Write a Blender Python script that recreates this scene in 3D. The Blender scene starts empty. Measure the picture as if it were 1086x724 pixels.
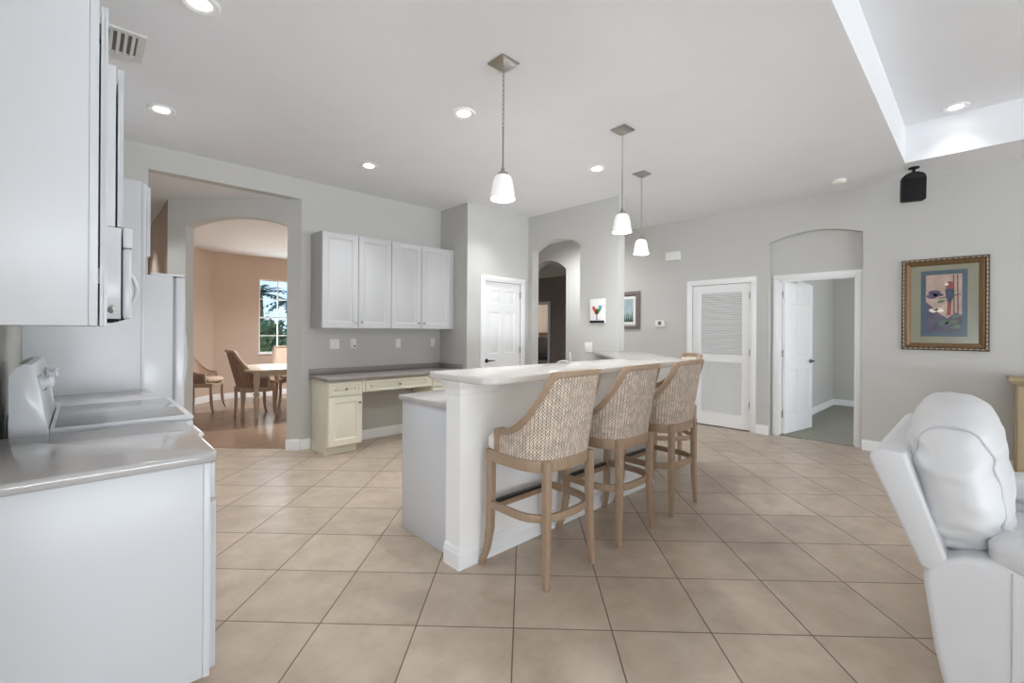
import bpy, bmesh, math, random
from mathutils import Matrix, Vector
random.seed(7)
PI = math.pi
S = bpy.context.scene
C = S.collection
R = math.radians

# ------------------------------------------------------------------ camera, world, light, exposure
F_PX, CY_PX, YAW, ROLL, EYE = 476.37, 350.9, R(46.296), R(0.346), 1.356
cam_d = bpy.data.cameras.new('camera'); cam = bpy.data.objects.new('camera', cam_d); C.objects.link(cam)
cam_d.sensor_fit = 'HORIZONTAL'; cam_d.sensor_width = 36.0
cam_d.lens = 36.0 * F_PX / 1086.0
cam_d.shift_x = 0.0
cam_d.shift_y = -(362.0 - CY_PX) / 1086.0
cam_d.clip_start = 0.02; cam_d.clip_end = 200
fw = Vector((math.cos(YAW), math.sin(YAW), 0)); rt = Vector((math.sin(YAW), -math.cos(YAW), 0)); up = Vector((0, 0, 1))
m3 = Matrix((rt, up, -fw)).transposed()
cam.matrix_world = Matrix.Translation((0, 0, EYE)) @ m3.to_4x4() @ Matrix.Rotation(ROLL, 4, 'Z')
S.camera = cam

S.view_settings.view_transform = 'Standard'
S.view_settings.look = 'None'
S.view_settings.gamma = 1.0
S.view_settings.use_curve_mapping = False
S.view_settings.exposure = 0.67
try:
    S.cycles.use_denoising = True
    S.cycles.max_bounces = 10
    S.cycles.diffuse_bounces = 6
    S.cycles.sample_clamp_indirect = 6.0
    S.cycles.caustics_reflective = False
    S.cycles.caustics_refractive = False
except Exception:
    pass


def lin(c):
    out = []
    for v in c:
        v = v / 255.0
        out.append(v / 12.92 if v <= 0.04045 else ((v + 0.055) / 1.055) ** 2.4)
    return (out[0], out[1], out[2], 1.0)


W = bpy.data.worlds.new('sky'); S.world = W; W.use_nodes = True
nt = W.node_tree; nt.nodes.clear()
o_ = nt.nodes.new('ShaderNodeOutputWorld'); b_ = nt.nodes.new('ShaderNodeBackground')
tc = nt.nodes.new('ShaderNodeTexCoord'); sx = nt.nodes.new('ShaderNodeSeparateXYZ')
rp = nt.nodes.new('ShaderNodeValToRGB'); nz = nt.nodes.new('ShaderNodeTexNoise'); cr = nt.nodes.new('ShaderNodeValToRGB'); mx = nt.nodes.new('ShaderNodeMixRGB')
mp = nt.nodes.new('ShaderNodeMapping'); mp.inputs['Scale'].default_value = (3, 3, 9)
nt.links.new(tc.outputs['Generated'], sx.inputs[0])
nt.links.new(sx.outputs['Z'], rp.inputs[0])
rp.color_ramp.elements[0].position = 0.0; rp.color_ramp.elements[0].color = lin((200, 222, 245))
rp.color_ramp.elements[1].position = 0.35; rp.color_ramp.elements[1].color = lin((105, 165, 235))
nt.links.new(tc.outputs['Generated'], mp.inputs[0]); nt.links.new(mp.outputs[0], nz.inputs['Vector'])
nz.inputs['Scale'].default_value = 1.6; nz.inputs['Detail'].default_value = 6
cr.color_ramp.elements[0].position = 0.50; cr.color_ramp.elements[1].position = 0.68
nt.links.new(nz.outputs['Fac'], cr.inputs[0]); nt.links.new(cr.outputs[0], mx.inputs[0])
nt.links.new(rp.outputs[0], mx.inputs[1]); mx.inputs[2].default_value = lin((245, 248, 252))
nt.links.new(mx.outputs[0], b_.inputs[0]); b_.inputs[1].default_value = 1.1
nt.links.new(b_.outputs[0], o_.inputs[0])


def area(name, loc, rot, sx_, sy_, power, col=(1, 1, 1)):
    l = bpy.data.lights.new(name, 'AREA'); l.shape = 'RECTANGLE'; l.size = sx_; l.size_y = sy_; l.energy = power; l.color = col
    o = bpy.data.objects.new(name, l); C.objects.link(o); o.location = loc; o.rotation_euler = rot
    return o


# daylight at the sliders and windows, plus added uplights and a study fill
area('daylight_sliders', (1.5, -9.15, 1.3), (R(90), 0, 0), 9.0, 2.4, 4, (0.93, 0.97, 1.0))
area('fill_uplight_back', (1.5, -9.9, 0.6), (R(160), 0, 0), 9.0, 1.8, 760, (0.90, 0.96, 1.0))  # added unseen area light, aimed up to brighten the ceiling
area('daylight_nook', (-6.65, -2.5, 1.35), (R(90), 0, R(-90)), 6.0, 2.3, 14, (0.92, 0.97, 1.0))
area('fill_uplight_nook', (-7.3, -2.5, 0.6), (R(155), 0, R(-90)), 6.0, 1.6, 220, (0.89, 0.955, 1.0))  # second added uplight for the ceiling, from the nook side
area('daylight_dining', (3.3, 10.35, 1.5), (R(-105), 0, 0), 1.4, 1.3, 30, (0.95, 0.98, 1.0))
area('daylight_bedroom', (8.2, -1.52, 1.4), (R(105), 0, 0), 1.6, 1.4, 30, (0.97, 0.99, 1.0))
area('fill_study', (10.2, 6.2, 1.4), (R(90), 0, 0), 1.4, 1.3, 130, (1.0, 0.97, 0.9))  # added fill lamp standing inside the study, which has no window


# ------------------------------------------------------------------ materials
def mat(name, rgb, rough=0.5, metal=0.0, var=0.04, vscale=6.0, bump=0.0, bscale=40.0, spec=0.5, coat=0.0, emit=None, estr=0.0, stretch=None):
    m = bpy.data.materials.new(name); m.use_nodes = True
    n = m.node_tree; p = n.nodes['Principled BSDF']
    p.inputs['Roughness'].default_value = rough; p.inputs['Metallic'].default_value = metal
    p.inputs['Specular IOR Level'].default_value = spec
    p.inputs['Coat Weight'].default_value = coat
    base = lin(rgb)
    tcx = n.nodes.new('ShaderNodeTexCoord'); ns = n.nodes.new('ShaderNodeTexNoise'); ns.inputs['Scale'].default_value = vscale; ns.inputs['Detail'].default_value = 4
    src = tcx.outputs['Object']
    if stretch:
        mpn = n.nodes.new('ShaderNodeMapping'); mpn.inputs['Scale'].default_value = stretch
        n.links.new(src, mpn.inputs[0]); src = mpn.outputs[0]
    n.links.new(src, ns.inputs['Vector'])
    rmp = n.nodes.new('ShaderNodeValToRGB')
    rmp.color_ramp.elements[0].position = 0.3; rmp.color_ramp.elements[1].position = 0.7
    rmp.color_ramp.elements[0].color = tuple(max(0, c * (1 - var)) for c in base[:3]) + (1,)
    rmp.color_ramp.elements[1].color = tuple(min(1, c * (1 + var)) for c in base[:3]) + (1,)
    n.links.new(ns.outputs['Fac'], rmp.inputs[0]); n.links.new(rmp.outputs[0], p.inputs['Base Color'])
    if bump > 0:
        nb = n.nodes.new('ShaderNodeTexNoise'); nb.inputs['Scale'].default_value = bscale; nb.inputs['Detail'].default_value = 3
        bp = n.nodes.new('ShaderNodeBump'); bp.inputs['Strength'].default_value = bump; bp.inputs['Distance'].default_value = 0.004
        n.links.new(tcx.outputs['Object'], nb.inputs['Vector']); n.links.new(nb.outputs['Fac'], bp.inputs['Height']); n.links.new(bp.outputs[0], p.inputs['Normal'])
    if emit:
        p.inputs['Emission Color'].default_value = lin(emit); p.inputs['Emission Strength'].default_value = estr
    return m


M = {}
M['wall'] = mat('wall_paint', (198, 197, 193), 0.75, var=0.012, vscale=2, bump=0.12, bscale=120, spec=0.25)
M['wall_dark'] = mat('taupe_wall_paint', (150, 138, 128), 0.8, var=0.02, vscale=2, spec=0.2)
M['tan'] = mat('tan_wall_paint', (203, 184, 168), 0.75, var=0.02, vscale=2, bump=0.1, bscale=120, spec=0.25)
M['ceiling'] = mat('ceiling_paint', (234, 235, 238), 0.8, var=0.01, vscale=3, bump=0.15, bscale=90, spec=0.2)
M['trim'] = mat('white_trim_paint', (240, 240, 240), 0.35, var=0.008, spec=0.4)
M['island'] = mat('white_island_paint', (242, 241, 239), 0.55, var=0.01, bump=0.08, bscale=120, spec=0.3)
M['cab'] = mat('white_cabinet_paint', (212, 214, 217), 0.3, var=0.006, spec=0.45)
M['cab_shaded'] = mat('white_cabinet_paint_shaded', (192, 192, 193), 0.35, var=0.006, spec=0.4)  # cabinet white made greyer: shade on the desk uppers put into the colour
M['cream'] = mat('cream_cabinet_paint', (234, 231, 214), 0.35, var=0.01, spec=0.4)
M['appliance'] = mat('white_enamel', (210, 212, 215), 0.2, var=0.004, spec=0.5)
M['dark'] = mat('dark_gap', (26, 26, 27), 0.7, spec=0.2)
M['glasstop'] = mat('grey_glass_cooktop', (150, 151, 153), 0.07, var=0.02, vscale=300, spec=0.7)
M['quartz'] = mat('grey_quartz', (184, 181, 179), 0.09, var=0.05, vscale=260, spec=0.6)
M['quartz_dark'] = mat('taupe_solid_counter', (150, 143, 140), 0.3, var=0.05, vscale=260, spec=0.4)
M['bartop'] = mat('pale_quartz', (210, 205, 200), 0.07, var=0.04, vscale=200, spec=0.55)
M['chrome'] = mat('brushed_nickel', (170, 168, 164), 0.28, 1.0, var=0.03, vscale=60)
M['steel'] = mat('dark_nickel', (95, 90, 86), 0.35, 1.0, var=0.05, vscale=60)
M['bronze'] = mat('dark_lever_metal', (70, 66, 64), 0.3, 1.0, var=0.04)
M['black'] = mat('black_plastic', (18, 18, 19), 0.7, var=0.05, bump=0.2, bscale=300)
M['oak'] = mat('limed_oak', (163, 138, 114), 0.45, var=0.10, vscale=14, bump=0.1, bscale=60, stretch=(6, 6, 1))
M['plate'] = mat('black_footplate', (30, 28, 27), 0.35, var=0.03)
M['linen'] = mat('cream_upholstery', (226, 215, 200), 0.85, var=0.03, vscale=80, bump=0.2, bscale=260)
M['seatfab'] = mat('white_seat_fabric', (236, 232, 226), 0.8, var=0.02, vscale=80, bump=0.15, bscale=260)
M['chairwood'] = mat('grey_washed_wood', (172, 152, 132), 0.5, var=0.10, vscale=12, stretch=(5, 5, 1))
M['rattan'] = mat('brown_rattan', (160, 128, 112), 0.7, var=0.16, vscale=60, bump=0.5, bscale=160)
M['tablewood'] = mat('pale_table_wood', (196, 182, 162), 0.36, var=0.06, vscale=8, stretch=(1, 6, 1), spec=0.6)
M['dining_fabric'] = mat('tan_dining_fabric', (196, 172, 154), 0.85, var=0.04, vscale=80)
M['leather'] = mat('white_leather', (218, 218, 219), 0.42, var=0.012, vscale=10, bump=0.10, bscale=180, spec=0.4)
M['leather_seam'] = mat('grey_leather_piping', (198, 198, 199), 0.5)
M['leather_black'] = mat('black_leather', (34, 33, 34), 0.3, var=0.05, spec=0.6)
M['boxbrown'] = mat('brown_wood', (128, 100, 76), 0.6, var=0.1)
M['consolewood'] = mat('weathered_tan_wood', (176, 158, 128), 0.6, var=0.12, vscale=10, stretch=(1, 1, 0.25))
M['gold'] = mat('antique_gold', (116, 90, 62), 0.45, 0.5, var=0.15, vscale=40)
M['darkframe'] = mat('dark_brown_frame', (62, 44, 32), 0.4, var=0.1, vscale=30)
M['greyframe'] = mat('grey_brown_frame', (118, 108, 104), 0.5, var=0.08)
M['mat_olive'] = mat('olive_mat_board', (138, 136, 116), 0.15, var=0.02, spec=0.6)
M['mat_blue'] = mat('blue_mat_board', (66, 86, 98), 0.2, var=0.03, spec=0.6)
M['white'] = mat('white_board', (238, 238, 236), 0.5, var=0.01)
M['plastic'] = mat('white_plastic', (236, 236, 232), 0.4, var=0.008)
M['lens'] = mat('glowing_lens', (255, 252, 246), 0.5, emit=(255, 250, 240), estr=7.0)
M['shade'] = mat('frosted_glass_shade', (245, 245, 243), 0.35, var=0.01, emit=(255, 252, 246), estr=0.12)
M['bulb'] = mat('lit_bulb', (255, 250, 240), 0.5, emit=(255, 248, 235), estr=7.0)
M['vent'] = mat('vent_enamel', (214, 213, 211), 0.5)
M['grass'] = mat('lawn', (96, 128, 66), 0.9, var=0.2, vscale=20)
M['leaf'] = mat('green_leaf', (74, 118, 70), 0.55, var=0.35, vscale=5)
M['leaf2'] = mat('dark_leaf', (48, 86, 60), 0.55, var=0.35, vscale=5)
M['trunk'] = mat('bark', (104, 88, 70), 0.9, var=0.2)
M['carpet'] = mat('grey_carpet', (142, 142, 130), 0.95, var=0.08, vscale=30, bump=0.4, bscale=400)
M['diningfloor'] = mat('brown_wood_floor', (148, 124, 105), 0.24, var=0.16, vscale=3, stretch=(1, 8, 1), spec=0.55)


def glass_mat():
    m = bpy.data.materials.new('window_glass'); m.use_nodes = True; n = m.node_tree; n.nodes.clear()
    o = n.nodes.new('ShaderNodeOutputMaterial'); t = n.nodes.new('ShaderNodeBsdfTransparent'); g = n.nodes.new('ShaderNodeBsdfGlossy')
    g.inputs['Roughness'].default_value = 0.02; mixn = n.nodes.new('ShaderNodeMixShader'); mixn.inputs[0].default_value = 0.05
    t.inputs[0].default_value = (0.94, 0.97, 0.97, 1)
    n.links.new(t.outputs[0], mixn.inputs[1]); n.links.new(g.outputs[0], mixn.inputs[2]); n.links.new(mixn.outputs[0], o.inputs[0])
    return m


M['glass'] = glass_mat()


def mnode(n, op, a, b=None, c=None):
    x = n.nodes.new('ShaderNodeMath'); x.operation = op
    for i, v in enumerate((a, b, c)):
        if v is None: continue
        if isinstance(v, (int, float)): x.inputs[i].default_value = v
        else: n.links.new(v, x.inputs[i])
    return x.outputs[0]


def tile_mat():
    m = bpy.data.materials.new('diagonal_beige_tile'); m.use_nodes = True; n = m.node_tree; p = n.nodes['Principled BSDF']
    g = n.nodes.new('ShaderNodeNewGeometry'); s = n.nodes.new('ShaderNodeSeparateXYZ'); n.links.new(g.outputs['Position'], s.inputs[0])
    t = R(44.66); T = 0.4469
    ca, sa = math.cos(t), math.sin(t)
    A = mnode(n, 'ADD', mnode(n, 'MULTIPLY', s.outputs[0], ca), mnode(n, 'MULTIPLY', s.outputs[1], sa))
    B = mnode(n, 'SUBTRACT', mnode(n, 'MULTIPLY', s.outputs[0], sa), mnode(n, 'MULTIPLY', s.outputs[1], ca))
    ua = mnode(n, 'DIVIDE', mnode(n, 'SUBTRACT', A, 2.0512 - 40 * T), T)
    ub = mnode(n, 'DIVIDE', mnode(n, 'SUBTRACT', B, -0.0441 - 40 * T), T)
    fa = mnode(n, 'FRACT', ua); fb = mnode(n, 'FRACT', ub)
    da = mnode(n, 'MINIMUM', fa, mnode(n, 'SUBTRACT', 1.0, fa)); db = mnode(n, 'MINIMUM', fb, mnode(n, 'SUBTRACT', 1.0, fb))
    d = mnode(n, 'MINIMUM', da, db)
    k = mnode(n, 'MULTIPLY', mnode(n, 'SUBTRACT', d, 0.0045), 1.0 / 0.004)
    kc = n.nodes.new('ShaderNodeClamp'); n.links.new(k, kc.inputs[0])
    cmb = n.nodes.new('ShaderNodeCombineXYZ')
    n.links.new(mnode(n, 'FLOOR', ua), cmb.inputs[0]); n.links.new(mnode(n, 'FLOOR', ub), cmb.inputs[1])
    wn = n.nodes.new('ShaderNodeTexWhiteNoise'); n.links.new(cmb.outputs[0], wn.inputs['Vector'])
    off = n.nodes.new('ShaderNodeVectorMath'); off.operation = 'SCALE'; n.links.new(wn.outputs['Color'], off.inputs[0]); off.inputs['Scale'].default_value = 30
    add = n.nodes.new('ShaderNodeVectorMath'); n.links.new(g.outputs['Position'], add.inputs[0]); n.links.new(off.outputs[0], add.inputs[1])
    ns = n.nodes.new('ShaderNodeTexNoise'); ns.inputs['Scale'].default_value = 5.5; ns.inputs['Detail'].default_value = 7; ns.inputs['Roughness'].default_value = 0.62
    n.links.new(add.outputs[0], ns.inputs['Vector'])
    rmp = n.nodes.new('ShaderNodeValToRGB'); n.links.new(ns.outputs['Fac'], rmp.inputs[0])
    rmp.color_ramp.elements[0].position = 0.3; rmp.color_ramp.elements[0].color = lin((174, 157, 139))
    rmp.color_ramp.elements[1].position = 0.72; rmp.color_ramp.elements[1].color = lin((199, 184, 167))
    hv = n.nodes.new('ShaderNodeHueSaturation'); n.links.new(rmp.outputs[0], hv.inputs['Color'])
    n.links.new(mnode(n, 'ADD', mnode(n, 'MULTIPLY', wn.outputs['Value'], 0.10), 0.95), hv.inputs['Value'])
    mixc = n.nodes.new('ShaderNodeMixRGB'); n.links.new(kc.outputs[0], mixc.inputs[0]); mixc.inputs[1].default_value = lin((112, 94, 80)); n.links.new(hv.outputs[0], mixc.inputs[2])
    n.links.new(mixc.outputs[0], p.inputs['Base Color'])
    rr = mnode(n, 'ADD', mnode(n, 'MULTIPLY', mnode(n, 'SUBTRACT', 1.0, kc.outputs[0]), 0.5), 0.34); n.links.new(rr, p.inputs['Roughness'])
    p.inputs['Specular IOR Level'].default_value = 0.45
    bp = n.nodes.new('ShaderNodeBump'); bp.inputs['Distance'].default_value = 0.003; bp.inputs['Strength'].default_value = 0.5
    n.links.new(mnode(n, 'ADD', kc.outputs[0], mnode(n, 'MULTIPLY', ns.outputs['Fac'], 0.12)), bp.inputs['Height']); n.links.new(bp.outputs[0], p.inputs['Normal'])
    return m


M['tile'] = tile_mat()


def weave_mat(name='woven_seagrass', lo=(84, 65, 52), hi=(248, 234, 220), mid=(222, 198, 176), cw=0.0205, rh=0.0185):
    m = bpy.data.materials.new(name); m.use_nodes = True; n = m.node_tree; p = n.nodes['Principled BSDF']
    uv = n.nodes.new('ShaderNodeUVMap'); uv.uv_map = 'UVMap'; s = n.nodes.new('ShaderNodeSeparateXYZ'); n.links.new(uv.outputs[0], s.inputs[0])
    cu = mnode(n, 'DIVIDE', mnode(n, 'ADD', s.outputs[0], 10.0), cw); f = mnode(n, 'FRACT', cu)
    tri = mnode(n, 'ABSOLUTE', mnode(n, 'SUBTRACT', f, 0.5))               # 0 middle of a braid, .5 edge
    v = mnode(n, 'SUBTRACT', mnode(n, 'DIVIDE', s.outputs[1], rh), mnode(n, 'MULTIPLY', tri, 2.2))
    fv = mnode(n, 'FRACT', mnode(n, 'ADD', v, 50.0))
    hump = mnode(n, 'SINE', mnode(n, 'MULTIPLY', fv, PI))
    edge = mnode(n, 'SUBTRACT', 1.0, mnode(n, 'POWER', mnode(n, 'MULTIPLY', tri, 2.0), 9.0))
    h = mnode(n, 'MULTIPLY', mnode(n, 'POWER', hump, 0.9), edge)
    cmb = n.nodes.new('ShaderNodeCombineXYZ'); n.links.new(mnode(n, 'FLOOR', cu), cmb.inputs[0]); n.links.new(mnode(n, 'FLOOR', mnode(n, 'ADD', v, 50.0)), cmb.inputs[1])
    wn = n.nodes.new('ShaderNodeTexWhiteNoise'); n.links.new(cmb.outputs[0], wn.inputs['Vector'])
    rmp = n.nodes.new('ShaderNodeValToRGB'); n.links.new(h, rmp.inputs[0])
    e = rmp.color_ramp.elements; e[0].position = 0.18; e[0].color = lin(lo); e[1].position = 0.95; e[1].color = lin(hi)
    x = e.new(0.55); x.color = lin(mid)
    hv = n.nodes.new('ShaderNodeHueSaturation'); n.links.new(rmp.outputs[0], hv.inputs['Color'])
    n.links.new(mnode(n, 'ADD', mnode(n, 'MULTIPLY', wn.outputs['Value'], 0.35), 0.80), hv.inputs['Value'])
    n.links.new(hv.outputs[0], p.inputs['Base Color']); p.inputs['Roughness'].default_value = 0.7
    bp = n.nodes.new('ShaderNodeBump'); bp.inputs['Distance'].default_value = 0.005; bp.inputs['Strength'].default_value = 0.8
    n.links.new(h, bp.inputs['Height']); n.links.new(bp.outputs[0], p.inputs['Normal'])
    return m


M['weave'] = weave_mat()
M['weave_brown'] = weave_mat('woven_brown_rattan', (84, 64, 54), (176, 146, 128), (150, 120, 104), 0.03, 0.02)


# ------------------------------------------------------------------ mesh helpers
class MB:
    def __init__(self, M_=None):
        self.bm = bmesh.new(); self.M = M_ or Matrix.Identity(4); self.uvs = False

    def _merge(self, t, mtx=None):
        mm = self.M @ mtx if mtx is not None else self.M
        bmesh.ops.transform(t, matrix=mm, verts=t.verts)
        me = bpy.data.meshes.new('tmp'); t.to_mesh(me); t.free(); self.bm.from_mesh(me); bpy.data.meshes.remove(me)
        return self

    def faces(self, vs, fs, mtx=None, bev=0, seg=2):
        t = bmesh.new(); v = [t.verts.new(p) for p in vs]
        for f in fs:
            try: t.faces.new([v[i] for i in f])
            except ValueError: pass
        bmesh.ops.recalc_face_normals(t, faces=t.faces)
        if bev:
            es = [e for e in t.edges if len(e.link_faces) == 2 and e.calc_face_angle(0) > R(25)]
            bmesh.ops.bevel(t, geom=es, offset=bev, segments=seg, affect='EDGES', profile=0.5, clamp_overlap=True)
        return self._merge(t, mtx)

    def box(self, x0, x1, y0, y1, z0, z1, bev=0, seg=2, mtx=None):
        vs = [(x, y, z) for z in (z0, z1) for y in (y0, y1) for x in (x0, x1)]
        fs = [(0, 1, 3, 2), (4, 5, 7, 6), (0, 1, 5, 4), (2, 3, 7, 6), (0, 2, 6, 4), (1, 3, 7, 5)]
        return self.faces(vs, fs, mtx, bev, seg)

    def prism(self, poly, a, b, axis='z', bev=0, seg=2, mtx=None):
        n = len(poly)
        def P(p, q):
            if axis == 'z': return (p[0], p[1], q)
            if axis == 'y': return (p[0], q, p[1])
            return (q, p[0], p[1])
        vs = [P(p, a) for p in poly] + [P(p, b) for p in poly]
        fs = [tuple(range(n)), tuple(range(n, 2 * n))] + [(i, (i + 1) % n, n + (i + 1) % n, n + i) for i in range(n)]
        return self.faces(vs, fs, mtx, bev, seg)

    def sweep(self, pts, sizes, closed=False, mtx=None, bev=0, axes=None):
        """rectangular section swept; sizes (w along side, h along up)"""
        vs = []; n = len(pts); pts = [Vector(p) for p in pts]
        for i, p in enumerate(pts):
            if axes: sd, u = Vector(axes[0]), Vector(axes[1])
            else:
                if closed: d = pts[(i + 1) % n] - pts[i - 1]
                else: d = pts[min(i + 1, n - 1)] - pts[max(i - 1, 0)]
                d.normalize(); u = Vector((0, 0, 1)); sd = d.cross(u)
                if sd.length < 1e-4: sd = Vector((1, 0, 0))
                sd.normalize(); u = sd.cross(d).normalized()
            w, hh = sizes[i] if isinstance(sizes, list) else sizes
            for a, b in ((-1, -1), (1, -1), (1, 1), (-1, 1)): vs.append(p + sd * (a * w / 2) + u * (b * hh / 2))
        fs = []
        for i in range(n if closed else n - 1):
            j = (i + 1) % n
            for k in range(4): fs.append((4 * i + k, 4 * i + (k + 1) % 4, 4 * j + (k + 1) % 4, 4 * j + k))
        if not closed: fs += [(0, 1, 2, 3), tuple(4 * (n - 1) + k for k in range(4))]
        return self.faces(vs, fs, mtx, bev, 2)

    def tube(self, pts, r, seg=10, mtx=None, closed=False):
        vs = []; n = len(pts); pts = [Vector(p) for p in pts]; prev = None
        for i, p in enumerate(pts):
            if closed: d = pts[(i + 1) % n] - pts[i - 1]
            else: d = pts[min(i + 1, n - 1)] - pts[max(i - 1, 0)]
            d.normalize()
            a = prev if prev is not None else (Vector((0, 0, 1)) if abs(d.z) < 0.9 else Vector((1, 0, 0)))
            s = d.cross(a)
            if s.length < 1e-4: s = d.cross(Vector((0, 1, 0)))
            s.normalize(); u = s.cross(d).normalized(); prev = u
            rr = r[i] if isinstance(r, (list, tuple)) else r
            for k in range(seg):
                t = 2 * PI * k / seg; vs.append(p + s * (math.cos(t) * rr) + u * (math.sin(t) * rr))
        fs = []
        for i in range(n if closed else n - 1):
            j = (i + 1) % n
            for k in range(seg): fs.append((seg * i + k, seg * i + (k + 1) % seg, seg * j + (k + 1) % seg, seg * j + k))
        if not closed: fs += [tuple(range(seg)), tuple(seg * (n - 1) + k for k in range(seg))]
        return self.faces(vs, fs, mtx)

    def lathe(self, prof, c=(0, 0, 0), seg=28, mtx=None, cap=True):
        vs = []; n = len(prof)
        for (r, z) in prof:
            for k in range(seg):
                t = 2 * PI * k / seg; vs.append((c[0] + r * math.cos(t), c[1] + r * math.sin(t), c[2] + z))
        fs = []
        for i in range(n - 1):
            for k in range(seg): fs.append((seg * i + k, seg * i + (k + 1) % seg, seg * (i + 1) + (k + 1) % seg, seg * (i + 1) + k))
        if cap: fs += [tuple(range(seg)), tuple(seg * (n - 1) + k for k in range(seg))]
        return self.faces(vs, fs, mtx)

    def soft(self, c, h, p=3.0, mtx=None, n=14, wr=0.0, freq=9.0, seed=0, deform=None):
        """puffy superellipsoid cushion"""
        t = bmesh.new()
        bmesh.ops.create_cube(t, size=2.0)
        bmesh.ops.subdivide_edges(t, edges=t.edges[:], cuts=n, use_grid_fill=True)
        from mathutils import noise
        for v in t.verts:
            x, y, z = v.co
            k = (abs(x) ** p + abs(y) ** p + abs(z) ** p) ** (1.0 / p)
            d = Vector((x / k, y / k, z / k))
            q = Vector((d.x * h[0], d.y * h[1], d.z * h[2]))
            if wr:
                w = noise.noise(Vector((q.x * freq * 0.6 + seed, q.y * freq, q.z * freq * 1.5)))
                w2 = noise.noise(Vector((q.x * freq * 0.9 + seed, q.y * freq * 2.5, q.z * freq * 3.3 + 5)))
                q += d.normalized() * (wr * w + wr * 0.5 * w2)
            if deform: q = deform(q)
            v.co = q + Vector(c)
        return self._merge(t, mtx)


def root_of(p):
    while p.parent: p = p.parent
    return p


def obj(name, mb, m, parent=None, smooth=True, angle=35):
    me = bpy.data.meshes.new(name)
    bm = mb.bm if isinstance(mb, MB) else mb
    if parent is not None:
        off = root_of(parent).location
        bmesh.ops.translate(bm, verts=bm.verts, vec=(-off.x, -off.y, -off.z))
    bm.to_mesh(me); bm.free()
    me.materials.append(M[m] if isinstance(m, str) else m)
    if smooth:
        for p in me.polygons: p.use_smooth = True
        me.set_sharp_from_angle(angle=R(angle))
    o = bpy.data.objects.new(name, me); C.objects.link(o)
    if parent is not None: o.parent = parent
    return o


def tag(o, label, cat, group=None):
    o['label'] = label; o['category'] = cat
    if group: o['group'] = group
    return o


def thing(name, label, cat, loc=(0, 0, 0), group=None):
    o = bpy.data.objects.new(name, None); C.objects.link(o); o.location = loc; o.empty_display_size = 0.1
    return tag(o, label, cat, group)


def struct(name, mb, m, parent=None, **k):
    o = obj(name, mb, m, parent, **k)
    if parent is None: o['kind'] = 'structure'
    return o


def sroot(name, loc=(0, 0, 0)):
    o = bpy.data.objects.new(name, None); C.objects.link(o); o.location = loc; o['kind'] = 'structure'; o.empty_display_size = 0.1
    return o


def dup(root, loc, rotz, label, group=None):
    r = root.copy(); C.objects.link(r); r.location = loc; r.rotation_euler = (0, 0, rotz); r['label'] = label
    if group: r['group'] = group
    for ch in list(root.children):
        c = ch.copy(); C.objects.link(c); c.parent = r
        for g in ch.children:
            d = g.copy(); C.objects.link(d); d.parent = c
    return r


def lbl(o, text): o['label'] = text; return o


def recentre(o, loc):
    """put the origin of a single-mesh thing at loc"""
    o.data.transform(Matrix.Translation(-Vector(loc))); o.location = loc; return o


def frame_m(o, facing):
    """local x = right seen from the front, y = into the wall, z up"""
    a = {'-Y': 0, '-X': R(-90), '+X': R(90), '+Y': R(180)}[facing] if isinstance(facing, str) else facing
    return Matrix.Translation(o) @ Matrix.Rotation(a, 4, 'Z')


# ------------------------------------------------------------------ room shell
H = 3.048
XK, YD, XR = -0.28, 5.30, 6.57      # kitchen wall, desk wall, right wall
HALL = 2.828


def wall_bm(mb, o, u, nrm, L, z1, th, ops=(), z0=0.0):
    U = Vector((u[0], u[1], 0)).normalized(); N = Vector((nrm[0], nrm[1], 0)).normalized(); O = Vector((o[0], o[1], 0))
    mt = Matrix(((U.x, N.x, 0, O.x), (U.y, N.y, 0, O.y), (0, 0, 1, 0), (0, 0, 0, 1)))
    cur = 0.0
    for (a, b, za, zb, rise) in sorted(ops):
        if a > cur: mb.box(cur, a, 0, th, z0, z1, mtx=mt)
        if za > z0: mb.box(a, b, 0, th, z0, za, mtx=mt)
        if rise == 0:
            if zb < z1: mb.box(a, b, 0, th, zb, z1, mtx=mt)
        else:
            n = 28; vs = []; fs = []
            hw = (b - a) / 2; rad = (hw * hw + rise * rise) / (2 * rise)
            for i in range(n + 1):
                x = a + (b - a) * i / n
                z = zb + math.sqrt(max(0, rad * rad - (x - a - hw) ** 2)) - (rad - rise)
                vs += [(x, 0, z), (x, th, z), (x, th, z1), (x, 0, z1)]
            for i in range(n):
                p, q = 4 * i, 4 * (i + 1)
                for k in range(4): fs.append((p + k, p + (k + 1) % 4, q + (k + 1) % 4, q + k))
            fs += [(0, 1, 2, 3), tuple(4 * n + k for k in range(4))]
            mb.faces(vs, fs, mtx=mt)
        cur = b
    if cur < L: mb.box(cur, L, 0, th, z0, z1, mtx=mt)
    return mb


# floor
struct('floor', MB().box(-6.8, 12.2, -9.3, 11.0, -0.12, 0.0), 'tile')
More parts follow.
